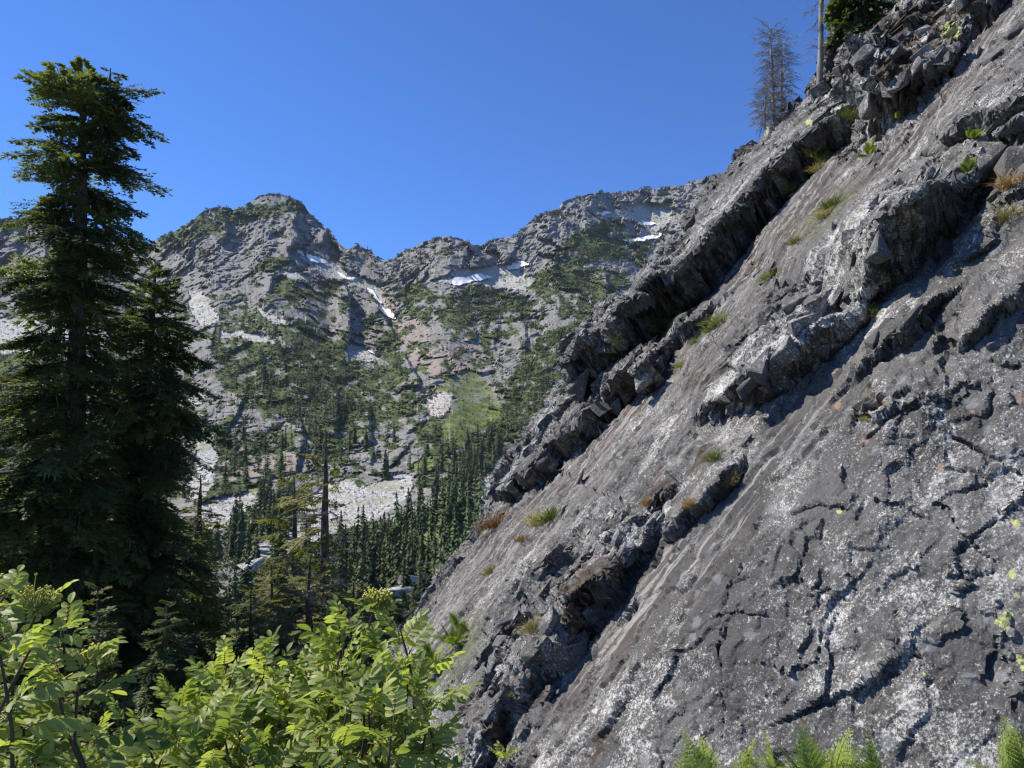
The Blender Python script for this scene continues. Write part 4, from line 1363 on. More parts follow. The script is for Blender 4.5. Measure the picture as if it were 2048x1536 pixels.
make_tree('conifer', 'tallest dark conifer with two tops and lichen hung boughs at the left edge', 'conifer',
          [(124, 1470, 34), (130, 1150, 25), (142, 950, 22), (150, 830, 20), (160, 560, 15), (165, 330, 9), (166, 200, 5), (168, 142, 1.5)], 26.0, BOUGHS, count=222, span=(146, 1330),
          left=[(146, 8), (158, 26), (172, 58), (190, 62), (210, 104), (240, 100), (262, 60), (300, 105), (335, 132), (350, 125), (372, 70), (405, 138), (430, 130), (450, 70), (480, 110), (505, 70), (540, 120), (565, 160), (600, 110), (630, 60), (670, 125), (700, 110), (760, 150), (830, 165), (900, 130), (1000, 130), (1100, 140), (1330, 160)],
          right=[(146, 6), (160, 30), (185, 100), (205, 150), (240, 145), (262, 85), (290, 90), (310, 140), (345, 145), (385, 135), (405, 80), (440, 140), (470, 150), (500, 120), (560, 120), (640, 110), (760, 110), (830, 115), (900, 130), (1000, 150), (1330, 160)],
          pitch=(-.12, -.28), seed=1, length_jit=(.6, 1.16),
          extra=[(205, 1, 155, -.1), (215, 1, 150, -.3), (345, -1, 145, .15), (412, -1, 150, -.05), (425, -1, 140, .1), (560, -1, 165, -.02), (572, -1, 155, -.15), (545, -1, 140, .08), (345, 1, 145, -.1), (455, 1, 155, -.25),
                 (235, -1, 110, .15), (680, -1, 130, .05), (960, -1, 190, 0), (975, 1, 150, -.05)],
          sun_tinted=[(560, 3.4, 165, .0), (575, 3.7, 140, -.1), (690, 3.5, 130, .0), (770, 3.6, 170, -.05), (800, 3.9, 165, -.1), (850, 3.5, 170, -.1), (935, -1.9, 150, -.1), (945, -1.3, 150, -.05), (950, -2.6, 170, -.05), (960, -.6, 150, -.05),
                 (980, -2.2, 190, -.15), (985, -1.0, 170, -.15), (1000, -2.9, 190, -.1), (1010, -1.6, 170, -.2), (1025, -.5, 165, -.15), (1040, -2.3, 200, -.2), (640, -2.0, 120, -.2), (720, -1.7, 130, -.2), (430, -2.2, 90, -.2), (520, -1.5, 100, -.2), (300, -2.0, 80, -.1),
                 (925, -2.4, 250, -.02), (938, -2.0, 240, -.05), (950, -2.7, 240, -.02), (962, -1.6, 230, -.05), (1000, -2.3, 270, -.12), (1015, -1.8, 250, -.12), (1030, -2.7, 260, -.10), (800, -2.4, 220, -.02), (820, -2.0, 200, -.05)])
# the second leader of the twin top
make_tree('leader', None, None, [(186, 330, 5), (205, 250, 4.5), (220, 180, 3), (223, 136, 1)], 26.0, BOUGHS, count=30, span=(138, 300),
          left=[(120, 6), (150, 22), (200, 45), (300, 60)], right=[(120, 6), (150, 30), (185, 60), (205, 88), (240, 85), (300, 70)], seed=2)
_lead = bpy.data.objects['leader']
_main = bpy.data.objects['conifer']
for _ch in list(_lead.children):                         # it grows out of the same trunk: its pieces belong to the same tree
    _ch.location = _ch.location + _lead.location - _main.location
    _ch.parent = _main
bpy.data.objects.remove(_lead)

make_tree('conifer', 'second dark conifer close on the right of the tallest one', 'conifer',
          [(285, 1470, 26), (282, 1100, 17), (280, 900, 14), (298, 700, 9), (311, 580, 4), (315, 538, 1.2)], 29.0, BOUGHS, count=270, span=(540, 1380),
          left=[(540, 8), (580, 40), (640, 75), (800, 95), (1000, 120), (1380, 140)],
          right=[(540, 10), (560, 55), (600, 95), (640, 130), (670, 115), (700, 135), (735, 125), (770, 155), (800, 140), (845, 150), (870, 135), (900, 150), (960, 150), (1000, 130), (1060, 140), (1380, 160)],
          pitch=(-.18, -.3), seed=3, length_jit=(.45, 1.15), extra=[(640, 1, 118, -.1), (690, 1, 122, -.15), (755, 1, 150, -.1), (840, 1, 135, -.1), (935, 1, 140, -.15)])
make_tree('conifer', 'yellow green conifer with drooping sprays right of the dark conifer pair', 'conifer',
          [(392, 1480, 16), (392, 1200, 11), (398, 1000, 4), (400, 950, 1)], 33.0, BOUGHS_LIGHT, count=120, span=(955, 1430),
          left=[(950, 8), (1050, 60), (1430, 100)], right=[(950, 8), (1020, 40), (1100, 72), (1150, 60), (1200, 85), (1300, 90), (1430, 95)], pitch=(-.3, -.45), seed=4)
make_tree('conifer', 'conifer cut by the left edge behind the tallest one', 'conifer',
          [(-40, 1400, 16), (-42, 1000, 10), (-40, 780, 1.5)], 46.0, BOUGHS, count=130, span=(765, 1400),
          left=[(760, 8), (900, 80), (1400, 140)], right=[(760, 8), (840, 55), (900, 80), (1000, 100), (1400, 130)], seed=5)
make_tree('young_fir', 'young fir with tiered pale sprays in front of the tallest conifer', 'fir',
          [(196, 1560, 9), (196, 1350, 6), (195, 1172, 1)], 17.0, BOUGHS_LIGHT, count=64, span=(1176, 1520),
          left=[(1170, 6), (1230, 42), (1300, 60), (1520, 95)], right=[(1170, 6), (1230, 45), (1300, 62), (1520, 90)], pitch=(.0, -.2), seed=6)
make_tree('young_fir', 'dark young fir standing in the gap right of the young pale fir', 'fir',
          [(330, 1560, 9), (330, 1350, 6), (332, 1205, 1)], 21.0, BOUGHS, count=70, span=(1210, 1520),
          left=[(1200, 6), (1300, 60), (1520, 95)], right=[(1200, 6), (1300, 62), (1520, 90)], pitch=(.0, -.2), seed=16)
make_tree('young_fir', 'shaded fir between the yellow green conifer and the hemlocks', 'fir',
          [(498, 1520, 9), (498, 1350, 6), (498, 1175, 1)], 30.0, BOUGHS, count=80, span=(1180, 1480),
          left=[(1170, 6), (1260, 40), (1480, 75)], right=[(1170, 6), (1260, 40), (1480, 70)], pitch=(-.1, -.3), seed=17)

HG = 'mountain hemlocks in the middle distance'
make_tree('hemlock', 'tallest hemlock with a bare spire top and thick dark trunk', 'hemlock',
          [(660, 1480, 13), (655, 1400, 12), (648, 1200, 9.5), (649, 1060, 8), (651, 960, 5), (652, 878, 1.2)], 33.0, BOUGHS_HEM, count=56, span=(940, 1420),
          left=[(900, 20), (960, 50), (1010, 45), (1060, 75), (1130, 60), (1420, 70)], right=[(900, 20), (960, 35), (1060, 40), (1130, 40), (1200, 60), (1420, 75)], pitch=(0, -.15), seed=7, group=HG,
          extra=[(912, 1, 26, .05), (912, -1, 46, .05), (914, -1, 30, 0), (962, -1, 75, -.1), (985, -1, 95, -.2), (1010, 1, 40, 0), (1060, -1, 110, -.35), (1072, -1, 95, -.45), (1090, 1, 55, -.3), (1230, 1, 100, -.2), (1250, 1, 110, -.15), (1265, 1, 90, -.1)],
          dead=34, dead_len=(.5, 1.7), wiggle=.004)
make_tree('hemlock', 'hemlock with wide flat yellow green layers left of the bare spired one', 'hemlock',
          [(604, 1480, 8), (600, 1300, 7), (591, 1150, 6), (590, 1020, 4), (590, 948, 1)], 36.0, BOUGHS_HEM, count=100, span=(952, 1400),
          left=[(950, 12), (975, 60), (1000, 40), (1030, 100), (1080, 70), (1110, 110), (1150, 80), (1200, 130), (1400, 140)], right=[(950, 12), (975, 55), (1000, 40), (1025, 70), (1060, 50), (1150, 60), (1400, 60)],
          pitch=(.05, -.12), seed=8, group=HG, dead=20, dead_len=(.6, 1.7), length_jit=(.45, 1.05))
make_tree('hemlock', 'short dark trunked hemlock leaning in front of the bare spired one', 'hemlock',
          [(628, 1480, 10), (622, 1350, 9), (616, 1200, 6), (620, 1110, 1.5)], 29.0, BOUGHS_HEM, count=50, span=(1120, 1400),
          left=[(1110, 15), (1180, 70), (1260, 130), (1400, 150)], right=[(1110, 15), (1180, 50), (1400, 80)], pitch=(.05, -.1), seed=9, group=HG, dead=26, dead_len=(.8, 1.8), wiggle=.012)
make_tree('hemlock', 'hemlock with dead pale branches at the left of the hemlock group', 'hemlock',
          [(548, 1480, 7), (548, 1300, 6), (545, 1130, 1.5)], 35.0, BOUGHS_HEM, count=70, span=(1130, 1420),
          left=[(1130, 12), (1200, 70), (1420, 110)], right=[(1130, 12), (1200, 50), (1420, 60)], pitch=(0, -.15), seed=10, group=HG, dead=26, dead_len=(.5, 1.5))
make_tree('hemlock', 'low spreading hemlock right of the bare spired one', 'hemlock',
          [(706, 1480, 6), (704, 1320, 5), (704, 1165, 1.2)], 36.0, BOUGHS_HEM, count=70, span=(1168, 1420),
          left=[(1160, 12), (1200, 40), (1420, 60)], right=[(1160, 12), (1200, 55), (1240, 80), (1420, 80)], pitch=(0, -.12), seed=11, group=HG, dead=8)
# thin, half dead firs beside the foot of the rock
TG = 'thin half dead firs at the foot of the rock'
for (x, y0, y1, d, w, lab, sd) in ((868, 1105, 1215, 62, 26, 'thin half dead fir standing nearest the foot of the rock, tallest of its row', 31), (838, 1120, 1235, 58, 22, 'thin half dead fir with a bare trunk second from the foot of the rock', 32),
                                   (824, 1172, 1262, 50, 24, 'short ragged fir in front of the thin half dead firs', 33), (792, 1150, 1255, 64, 28, 'ragged fir left of the thin half dead firs above the white boulders', 34),
                                   (885, 1080, 1190, 66, 22, 'bare thin fir against the rock edge at the right of its row', 35)):
    make_tree('thin_fir', lab, 'fir', [(x, y1, 2.6), (x, (y0 + y1) / 2, 1.8), (x + 1, y0, .5)], d, BOUGHS, count=26, span=(y0 + 4, y1 - 18),
              left=[(y0, 3), (y1, w)], right=[(y0, 3), (y1, w)], pitch=(-.1, -.4), seed=sd, group=TG, dead=14, dead_len=(.4, 1.0), length_jit=(.35, .9))

# trees on top of the rock
def dead_tree(name, label, path, depth, count, span, reach, seed, group=None, bark=DEAD):
    return make_tree(name, label, 'dead tree', path, depth, DEADS, bark=bark, count=count, span=span, left=reach, right=reach, pitch=(.1, -.15), seed=seed, group=group, length_jit=(.35, 1.1), sides=6)
_p, _ = rock_at(1548, 238)
_d = float((_p - CAM) @ FW)
dead_tree('dead_tree', 'taller of the two grey leafless dead trees on the skyline of the rock', [(1548, 255, 4), (1546, 170, 3), (1543, 100, 2), (1543, 48, .6)], _d, 150, (58, 246), [(60, 4), (90, 10), (150, 18), (200, 24), (250, 20)], 51)
dead_tree('dead_tree', 'shorter grey leafless dead tree touching the right of the taller one', [(1564, 240, 3), (1562, 160, 2.4), (1558, 78, .6)], _d + .5, 90, (84, 226), [(80, 4), (150, 17), (230, 16)], 52)
dead_tree('dead_sapling', 'pale dead sapling at the left foot of the grey dead trees', [(1530, 258, 2.5), (1530, 215, 2), (1531, 168, .7)], _d - .3, 54, (174, 250), [(170, 8), (250, 32)], 53)
_p, _ = rock_at(1645, 118)
_d2 = float((_p - CAM) @ FW)
dead_tree('snag', 'pale barked snag cut by the top edge above the rock', [(1639, 185, 7), (1641, 100, 5.5), (1642, 40, 5), (1645, -60, 4.6), (1647, -260, 3)], _d2, 60, (-200, 110), [(-200, 20), (60, 32), (110, 26)], 54)
make_tree('conifer', 'green conifer hanging over the ledge at the top edge beside the pale snag', 'conifer',
          [(1712, 70, 9), (1712, -60, 8), (1716, -320, 1)], _d2 - .3, BOUGHS, count=90, span=(-300, 66),
          left=[(-300, 8), (-60, 62), (66, 62)], right=[(-300, 8), (-60, 60), (66, 75)], pitch=(-.35, -.6), seed=55)
# ============================================================ BROKEN BLOCKS IN THE ROCK SLOPE
def block_mesh(seed):
    rs = np.random.RandomState(seed)
    bm = bmesh.new()
    n = 9 + seed % 4
    for k in range(n):
        q = rs.uniform(-1, 1, 3)
        q = np.sign(q) * np.abs(q) ** .35
        bm.verts.new((q * (.6, .42, .36) + .10 * rs.randn(3)).tolist())
    r = bmesh.ops.convex_hull(bm, input=bm.verts)
    bmesh.ops.delete(bm, geom=list({e for e in r['geom_interior'] + r['geom_unused'] if isinstance(e, bmesh.types.BMVert)}), context='VERTS')
    bmesh.ops.bevel(bm, geom=bm.edges[:], offset=.035, segments=1, affect='EDGES')
    me = bpy.data.meshes.new('rock_block')
    bm.to_mesh(me); bm.free()
    me.materials.append(ROCK_M)
    for nm, val in (('lichen', .62), ('moss', .05), ('streak', 0.), ('chart', 0.), ('orange', 0.), ('green', 0.)):
        a = me.attributes.new(nm, 'FLOAT', 'POINT')
        a.data.foreach_set('value', np.full(len(me.vertices), val, np.float32))
    return me

BLOCKS = [block_mesh(300 + k) for k in range(12)]
_rock = bpy.data.objects['rock_slope']
_brs = np.random.RandomState(5)
BLOCK_AT = [(1520, 720, 90), (1488, 768, 70), (1562, 700, 85), (1602, 655, 70), (1642, 690, 60), (1512, 650, 60), (1580, 612, 60), (1630, 600, 55), (1745, 500, 75), (1706, 522, 60), (1792, 470, 70),
            (1690, 585, 60), (1762, 662, 90), (1818, 640, 75), (1745, 690, 60), (1545, 770, 60), (1450, 800, 50), (1090, 1172, 50), (1200, 1108, 70), (1180, 1230, 55), (1110, 1250, 75), (1040, 1242, 70), (1002, 1282, 45),
            (1062, 1302, 55), (1232, 1082, 75), (1382, 930, 60), (1330, 952, 45), (1462, 898, 45), (1492, 882, 36), (1478, 922, 34), (1757, 800, 65), (1742, 862, 42), (1842, 850, 95), (1730, 884, 34), (1960, 300, 130),
            (1905, 335, 60), (2020, 320, 90), (1990, 100, 60), (2030, 60, 60), (1120, 1010, 50), (1160, 960, 55), (1240, 800, 60), (1290, 770, 60), (1200, 820, 50), (1320, 720, 45), (1165, 760, 60), (1990, 690, 50), (1690, 470, 45)]
for k in range(34):
    f = _brs.rand()
    BLOCK_AT.append((1640 + 340 * f + 60 * _brs.randn(), 255 - 250 * f + 45 * _brs.randn(), 34 + 34 * _brs.rand()))
for x, y, s in BLOCK_AT:
    if not (1000 < x < 2100 and -40 < y < 1540):
        continue
    p, n = rock_at(x, y)
    d = float((p - CAM) @ FW)
    o = link('rock_block', BLOCKS[_brs.randint(12)], _rock)
    size = s * d / F_PX * .62
    o.location = (p - n * size * .22).tolist()
    M = Matrix((RS.tolist(), RTK.tolist(), RN.tolist())).transposed()
    o.rotation_euler = (M @ Matrix.Rotation(.5 * _brs.randn(), 3, 'Z') @ Matrix.Rotation(.3 * _brs.randn(), 3, 'X') @ Matrix.Rotation(.3 * _brs.randn(), 3, 'Y')).to_euler()
    o.scale = (size * (1 + .4 * _brs.rand()), size * (.8 + .4 * _brs.rand()), size * (.8 + .5 * _brs.rand()))

# ============================================================ UNDERGROWTH OF THE NEAR HILLSIDE
_k = np.nonzero((MT['u'] > -80) & (MT['u'] < 960) & (MT['v'] > 1190) & (MT['v'] < 1640))
_up, _zz = MT['P'][_k], MT['z'][_k]
_rs = np.random.RandomState(21)
_m = _rs.rand(len(_up)) < np.interp(MT['v'][_k], [1190, 1300, 1600], [.16, .35, .9])
_up, _zz = _up[_m], _zz[_m]
under_m = forest_material('undergrowth_leaves', (.030, .042, .016), (.110, .120, .050), .9)
V, F = scatter_mesh([brush_template(70 + s, 40) for s in range(5)], _up, np.clip(_zz / F_PX * 22, .12, .8) * (.5 + _rs.rand(len(_up))), _rs)
tag(link('undergrowth', mesh_np('undergrowth', V, F, [under_m])), 'shrubby green undergrowth on the hillside below the conifers', kind='stuff')
# pale boulders showing between the hemlocks
bld_m = Mat('pale_boulder', .9, .15)
bld_m.color(bld_m.mix(bld_m.mr(bld_m.noise(bld_m.pos(), 2.2, 6, .7), .38, .64), (.16, .155, .15), (.50, .49, .46)))
bld_m.bump(bld_m.noise(bld_m.pos(), 4, 6, .7), .5, .1)
BOULD = []
for s in range(4):
    me = block_mesh(340 + s)
    me.materials.clear(); me.materials.append(bld_m.m)
    BOULD.append(me)
for x, y, d, s, lab in ((640, 1262, 40, 70, 'large pale boulder behind the trunk of the bare spired hemlock'), (672, 1248, 42, 60, 'pale boulder right of the bare spired hemlock'), (655, 1330, 32, 46, 'pale boulder low between the hemlock trunks'),
                        (790, 1185, 62, 70, 'pale boulder pile top beside the ragged fir'), (760, 1215, 58, 60, 'pale boulder under the ragged fir'), (820, 1165, 70, 46, 'pale ledge stone below the thin half dead firs'),
                        (560, 1240, 50, 46, 'pale boulder behind the hemlock with dead branches'), (500, 1130, 120, 46, 'far pale boulder at the edge of the valley wood')):
    o = link('boulder', BOULD[_brs.randint(4)], None, at(x, y, d))
    k = s * d / F_PX * .75
    o.scale = (k * 1.1, k, k)
    o.rotation_euler = (.4 * _brs.randn(), .4 * _brs.randn(), 6 * _brs.rand())
    tag(o, lab, 'boulder', 'pale boulders in the valley')

# ============================================================ GRASS TUFTS AND SMALL PLANTS ON THE ROCK
grass_y = leaf_mat('dry_grass', (.17, .14, .05), (.36, .31, .12), .3, .6, 9)
grass_g = leaf_mat('green_grass', (.08, .11, .022), (.22, .25, .065), .35, .6, 9)
grass_o = leaf_mat('orange_dry_grass', (.17, .09, .030), (.34, .22, .08), .3, .6, 9)

def tuft_mesh(seed, mat, n=150, spread=.35, lean=.7):
    rs = np.random.RandomState(seed)
    g = Geo()
    for k in range(n):
        b = np.array([spread * rs.randn(), spread * rs.randn(), 0]) * .6
        d = unit(np.array([lean * rs.randn() * .7 + b[0], lean * rs.randn() * .7 + b[1], 1.0]))
        L = .5 + .6 * rs.rand()
        s = unit(np.cross(d, rs.randn(3))) * .016
        m = b + d * L * .55
        e = m + unit(d + np.array([d[0], d[1], -.45]) * .9) * L * .5
        g.tri(b - s, b + s, m + s * .8); g.tri(b - s, m + s * .8, m - s * .8); g.tri(m - s * .8, m + s * .8, e)
    return g.mesh('grass_tuft', [mat])

TUFTS = {'y': [tuft_mesh(1, grass_y), tuft_mesh(2, grass_y, 190, .5)], 'g': [tuft_mesh(3, grass_g), tuft_mesh(4, grass_g, 190, .5)], 'o': [tuft_mesh(5, grass_o), tuft_mesh(6, grass_o, 190, .5)]}
for x, y, w, kind, lab in [
        (1100, 1032, 48, 'g', 'wide green and yellow grass tuft on the lower left slab'), (1074, 1044, 52, 'y', 'dry yellow grass tuft left of the wide green one on the lower slab'), (985, 1047, 44, 'o', 'orange brown grass tuft near the left edge of the lower slab'),
        (1040, 1074, 24, 'o', 'small orange grass tuft between two bigger tufts on the lower slab'), (975, 1140, 26, 'y', 'small yellow grass tuft at the left rim of the rock'), (1322, 640, 42, 'g', 'grass tuft at the foot of the long overhang, biggest of that crack'),
        (1345, 618, 36, 'g', 'grass tuft just up the slab from the biggest one under the overhang'), (1300, 655, 30, 'y', 'lowest yellow grass tuft under the long overhang'), (1432, 640, 38, 'g', 'grass tuft with thin stalks in the middle slab'), (1415, 655, 30, 'g', 'lower neighbour of the stalked tuft in the middle slab'),
        (1660, 408, 38, 'g', 'long green grass clump in the upper slab crack'), (1640, 432, 34, 'y', 'yellow grass clump below the long green one in the upper slab crack'), (1588, 482, 30, 'y', 'lone yellow tuft halfway down the upper slab crack'),
        (1640, 318, 38, 'g', 'green tuft under the notch of the skyline beds'), (1628, 335, 30, 'y', 'yellowish tuft just below the notch of the skyline beds'), (1700, 238, 34, 'g', 'small green tuft high in the broken rock near the top'),
        (1736, 626, 32, 'g', 'bright green grass tuft on the ledge below the big dark roof'), (1422, 918, 40, 'g', 'long bladed green tuft above the dark slot'), (1462, 962, 28, 'y', 'dry tuft in the mouth of the dark slot'),
        (1532, 556, 24, 'g', 'tiny green tuft on the smooth middle slab'), (1384, 682, 24, 'g', 'tiny bright tuft beside the square black hollow'), (1356, 727, 22, 'g', 'tiny green tuft above the second row of overhangs'),
        (1062, 1256, 40, 'y', 'straw coloured tuft among the broken blocks low on the left'), (1022, 1398, 24, 'y', 'small straw tuft below the broken blocks'), (2008, 440, 54, 'y', 'dry pale tuft on the earthy ledge at the right edge'),
        (2020, 372, 60, 'o', 'orange dry growth at the top of the earthy ledge at the right edge'), (1980, 352, 46, 'o', 'orange brown dry growth beside the jutting block at right'), (1725, 838, 18, 'y', 'tiny tuft on the wedge shaped stone'), (1380, 1010, 30, 'o', 'rusty dead plant in the crack left of the dark slot'),
        (1290, 1010, 26, 'o', 'rusty dead plant at the lower end of the crack'), (1575, 380, 22, 'g', 'small tuft near the top of the long black crack')]:
    p, n = rock_at(x, y)
    d = float((p - CAM) @ FW)
    o = link('grass_tuft', TUFTS[kind][_brs.randint(2)], None, (p - n * .01).tolist())
    k = w * d / F_PX * .85
    o.scale = (k, k, k * .9)
    ax = (np.array([0, 0, 1.0]) + .8 * n)
    o.rotation_euler = Vector(ax.tolist()).to_track_quat('Z', 'Y').to_euler()
    o.rotation_euler.rotate_axis('Z', 6.28 * _brs.rand())
    tag(o, lab, 'grass tuft', 'grass tufts on the rock slope')

# ============================================================ FERNS
fern_m = leaf_mat('fern_green', (.150, .215, .040), (.330, .400, .090), .48, .5, 5, .3)
fern_st = Mat('fern_stalk', .7, .2).color((.16, .17, .05)).m

def frond_mesh(seed, L=.45, arch=.5):
    rs = np.random.RandomState(seed)
    g = Geo()
    n = 19
    ax = [np.array([L * t * (1 - .12 * t), .02 * L * math.sin(3 * t + seed), L * (.75 * t - arch * t * t)]) for t in np.linspace(0, 1, n + 1)]
    g.tube(ax, [.0035 * (1 - .8 * k / n) for k in range(n + 1)], 1, 3)
    for k in range(3, n + 1):
        t = k / n
        fw = unit(ax[min(k + 1, n)] - ax[k - 1])
        wl = L * .26 * min(1.0, (t - .08) / .22) ** .7 * (1 - ((t - .3) / .72) ** 1.3 if t > .3 else 1) + .004
        for sg in (-1, 1):
            sd = np.array([-fw[1], fw[0], 0.0]); sd = unit(sd) * sg
            d = unit(sd + fw * .62 + np.array([0, 0, -.12 + .1 * rs.randn()]))
            m = max(3, int(wl / .0085))
            for j in range(m):
                f = (j + .5) / m
                p = ax[k] + d * wl * f + np.array([0, 0, -.25 * wl * f * f])
                lw = .026 * (L / .45) * (1 - .75 * f) * (.8 + .4 * rs.rand()) * min(1, wl / (.08 * L / .45) + .25)
                for s2 in (-1, 1):
                    q = unit(fw * s2 + d * .45 + .05 * rs.randn(3))
                    g.kite(p, q, unit(np.cross((0, 0, 1), q)), lw, lw * .42, .2, 0)
            g.kite(ax[k] + d * wl * .9, d, unit(np.cross((0, 0, 1), d)), .018, .005, .2, 0)
    return g.mesh('frond', [fern_m, fern_st])

FRONDS = [frond_mesh(s, .45, .25 + .1 * s) for s in range(5)]

def fern(label, base, n, size, az0=0, spread=6.28, up=.5, seed=0, grp='ferns'):
    rs = np.random.RandomState(seed)
    root = empty('fern', base)
    tag(root, label, 'fern', grp)
    for k in range(n):
        o = link('frond', FRONDS[rs.randint(5)], root)
        az = az0 + spread * ((k + .5 * rs.rand()) / n - .5)
        o.rotation_euler = (Matrix.Rotation(az, 3, 'Z') @ Matrix.Rotation(-(up + .3 * rs.randn()), 3, 'Y') @ Matrix.Rotation(.3 * rs.randn(), 3, 'X')).to_euler()
        k_ = size * (.75 + .45 * rs.rand())
        o.scale = (k_, k_, k_)
    return root

FG = 'ferns along the foot of the rock at the bottom edge'
fern('largest bright fern at the bottom edge with one tall upright frond', at(1665, 1665, 2.15), 13, .66, 1.2, 6.28, .75, 1, FG)
fern('low fern left of the largest one at the bottom edge', at(1555, 1650, 2.2), 9, .50, 1.4, 6.28, .7, 2, FG)
fern('fern cut by the bottom edge, second from the left of its row', at(1450, 1650, 2.3), 9, .50, 1.5, 6.28, .75, 3, FG)
fern('leftmost small fern tip at the bottom edge', at(1345, 1680, 2.4), 7, .48, 1.5, 6.28, .7, 4, FG)
fern('small fern in shade right beside the largest one', at(1765, 1660, 2.1), 7, .48, 1.5, 6.28, .75, 5, FG)
fern('fern in the bottom right corner', at(2050, 1665, 1.75), 8, .50, 1.9, 6.28, .8, 6, FG)
for x, y, n_, s_, lab, sd in ((905, 1290, 12, .6, 'light green fern in the crevice at the left foot of the slab', 11), (915, 1262, 9, .5, 'fern just above the light green one in the left crevice', 12), (868, 1345, 12, .6, 'pale fern lower down the left crevice beside the rowan leaves', 13),
                              (838, 1372, 12, .6, 'lowest pale fern of the left crevice', 14), (850, 1320, 8, .45, 'small fern between the others in the left crevice', 15)):
    p, n = rock_at(x, y)
    fern(lab, (p + n * .02).tolist(), n_, s_, 3.4, 5.0, .5, sd, 'ferns in the left crevice')
for x, y, s, lab in ((1738, 312, 34, 'light green round plant in the upper slab crack'), (1948, 280, 26, 'small green plant above the jutting block at right'), (1932, 352, 30, 'small green plant under the jutting block at right'), (1800, 240, 24, 'pale leafy sprig in the broken rock near the top')):
    p, n = rock_at(x, y)
    d = float((p - CAM) @ FW)
    fern(lab, (p + n * .01).tolist(), 12, s * d / F_PX / .42, 0, 6.28, .7, int(x), 'small leafy plants on the rock').name = 'rock_plant'
    
# ============================================================ MOUNTAIN ASH SHRUBS IN FRONT
ash_m = leaf_mat('ash_leaflet', (.145, .205, .052), (.370, .420, .130), .52, .5, 1.7, .4)
ash_st = Mat('red_leaf_stalk', .6, .3).color((.26, .11, .045)).m
ash_bark = Mat('young_bark', .8, .2).color((.085, .060, .045)).m
bud_st = Mat('green_bud_stalk', .6, .3).color((.24, .27, .06)).m
bud_m = Mat('yellow_bud', .6, .3)
bud_m.color(bud_m.mix(bud_m.noise(bud_m.pos(), 60, 2), (.36, .36, .05), (.58, .52, .10)))

def leaf_mesh(seed, pairs=5, L=.15, ll=.052):
    rs = np.random.RandomState(seed)
    g = Geo()
    bend = .25 + .35 * rs.rand()
    ax = [np.array([L * t, .06 * L * math.sin(2.2 * t + seed), L * (.10 * t - bend * t * t * .6)]) for t in np.linspace(0, 1, 8)]
    g.tube(ax, [.0017 * (1 - .6 * k / 7) for k in range(8)], 1, 3)
    prof = [(0, 0), (.12, .45), (.35, .92), (.62, 1.0), (.86, .66), (1.0, 0)]
    def leaflet(p, d, nrm, ln, w):
        s = unit(np.cross(nrm, d)); nrm = unit(np.cross(d, s))
        fold, curl = .16 + .22 * rs.rand(), .10 + .22 * rs.rand()
        mid, lf, rt = [], [], []
        for t, k in prof:
            c = p + d * ln * t - nrm * ln * curl * t * t
            mid.append(g.n); g.V.append(c); g.n += 1
            if 0 < k:
                for sg, arr in ((1, lf), (-1, rt)):
                    arr.append(g.n); g.V.append(c + s * sg * w * k + nrm * fold * w * k * (1 + .15 * rs.randn())); g.n += 1
        for arr, fl in ((lf, False), (rt, True)):
            tr = [(mid[0], arr[0], mid[1])]
            for q in range(3):
                tr += [(mid[q + 1], arr[q], arr[q + 1]), (mid[q + 1], arr[q + 1], mid[q + 2])]
            tr.append((mid[4], arr[3], mid[5]))
            for t in tr:
                g.F3.append(t if not fl else t[::-1]); g.M3.append(0)
    for k in range(pairs):
        t = .30 + .62 * k / (pairs - 1)
        i = min(int(t * 7), 6); f = t * 7 - i
        p = ax[i] * (1 - f) + ax[i + 1] * f
        fw = unit(ax[i + 1] - ax[i])
        sc = (.72 + .28 * math.sin(1.0 + 2.0 * k / pairs)) * (.9 + .2 * rs.rand())
        for sg in (-1, 1):
            sd = unit(np.cross((0, 0, 1), fw)) * sg
            d = unit(sd + fw * (.35 + .3 * rs.rand()) + np.array([0, 0, -.10 + .16 * rs.randn()]))
            nrm = unit(np.array([.18 * rs.randn(), .18 * rs.randn(), 1.0]) + sd * .25)
            leaflet(p, d, nrm, ll * sc, ll * sc * .235)
    leaflet(ax[-1], unit(ax[-1] - ax[-2]), np.array([0, 0, 1.0]), ll * .95, ll * .24)
    return g.mesh('leaf', [ash_m, ash_st])

LEAVES = [leaf_mesh(s, 4 + s % 3, .13 + .012 * (s % 4), .050 + .004 * (s % 3)) for s in range(9)]

def bud_mesh(seed):
    rs = np.random.RandomState(seed)
    g = Geo()
    for k in range(85):
        r = .032 * math.sqrt(rs.rand()); a = 6.28 * rs.rand()
        c = np.array([r * math.cos(a), r * math.sin(a), .016 - 5 * r * r + .006 * rs.randn()])
        g.tube([np.array([0, 0, -.012]) + c * .3, np.array([c[0] * .7, c[1] * .7, c[2] - .02]), c], [.0012, .0009, .0007], 1, 3)
        s = .0034 * (.8 + .5 * rs.rand())
        i = g.n
        for q in ((1, 0, 0), (-1, 0, 0), (0, 1, 0), (0, -1, 0), (0, 0, 1), (0, 0, -1)):
            g.V.append(c + s * np.array(q, float))
        g.n += 6
        for f in ((0, 2, 4), (2, 1, 4), (1, 3, 4), (3, 0, 4), (2, 0, 5), (1, 2, 5), (3, 1, 5), (0, 3, 5)):
            g.F3.append(tuple(i + q for q in f)); g.M3.append(0)
    return g.mesh('bud_cluster', [bud_m.m, bud_st], True)

BUDS = [bud_mesh(1), bud_mesh(2)]

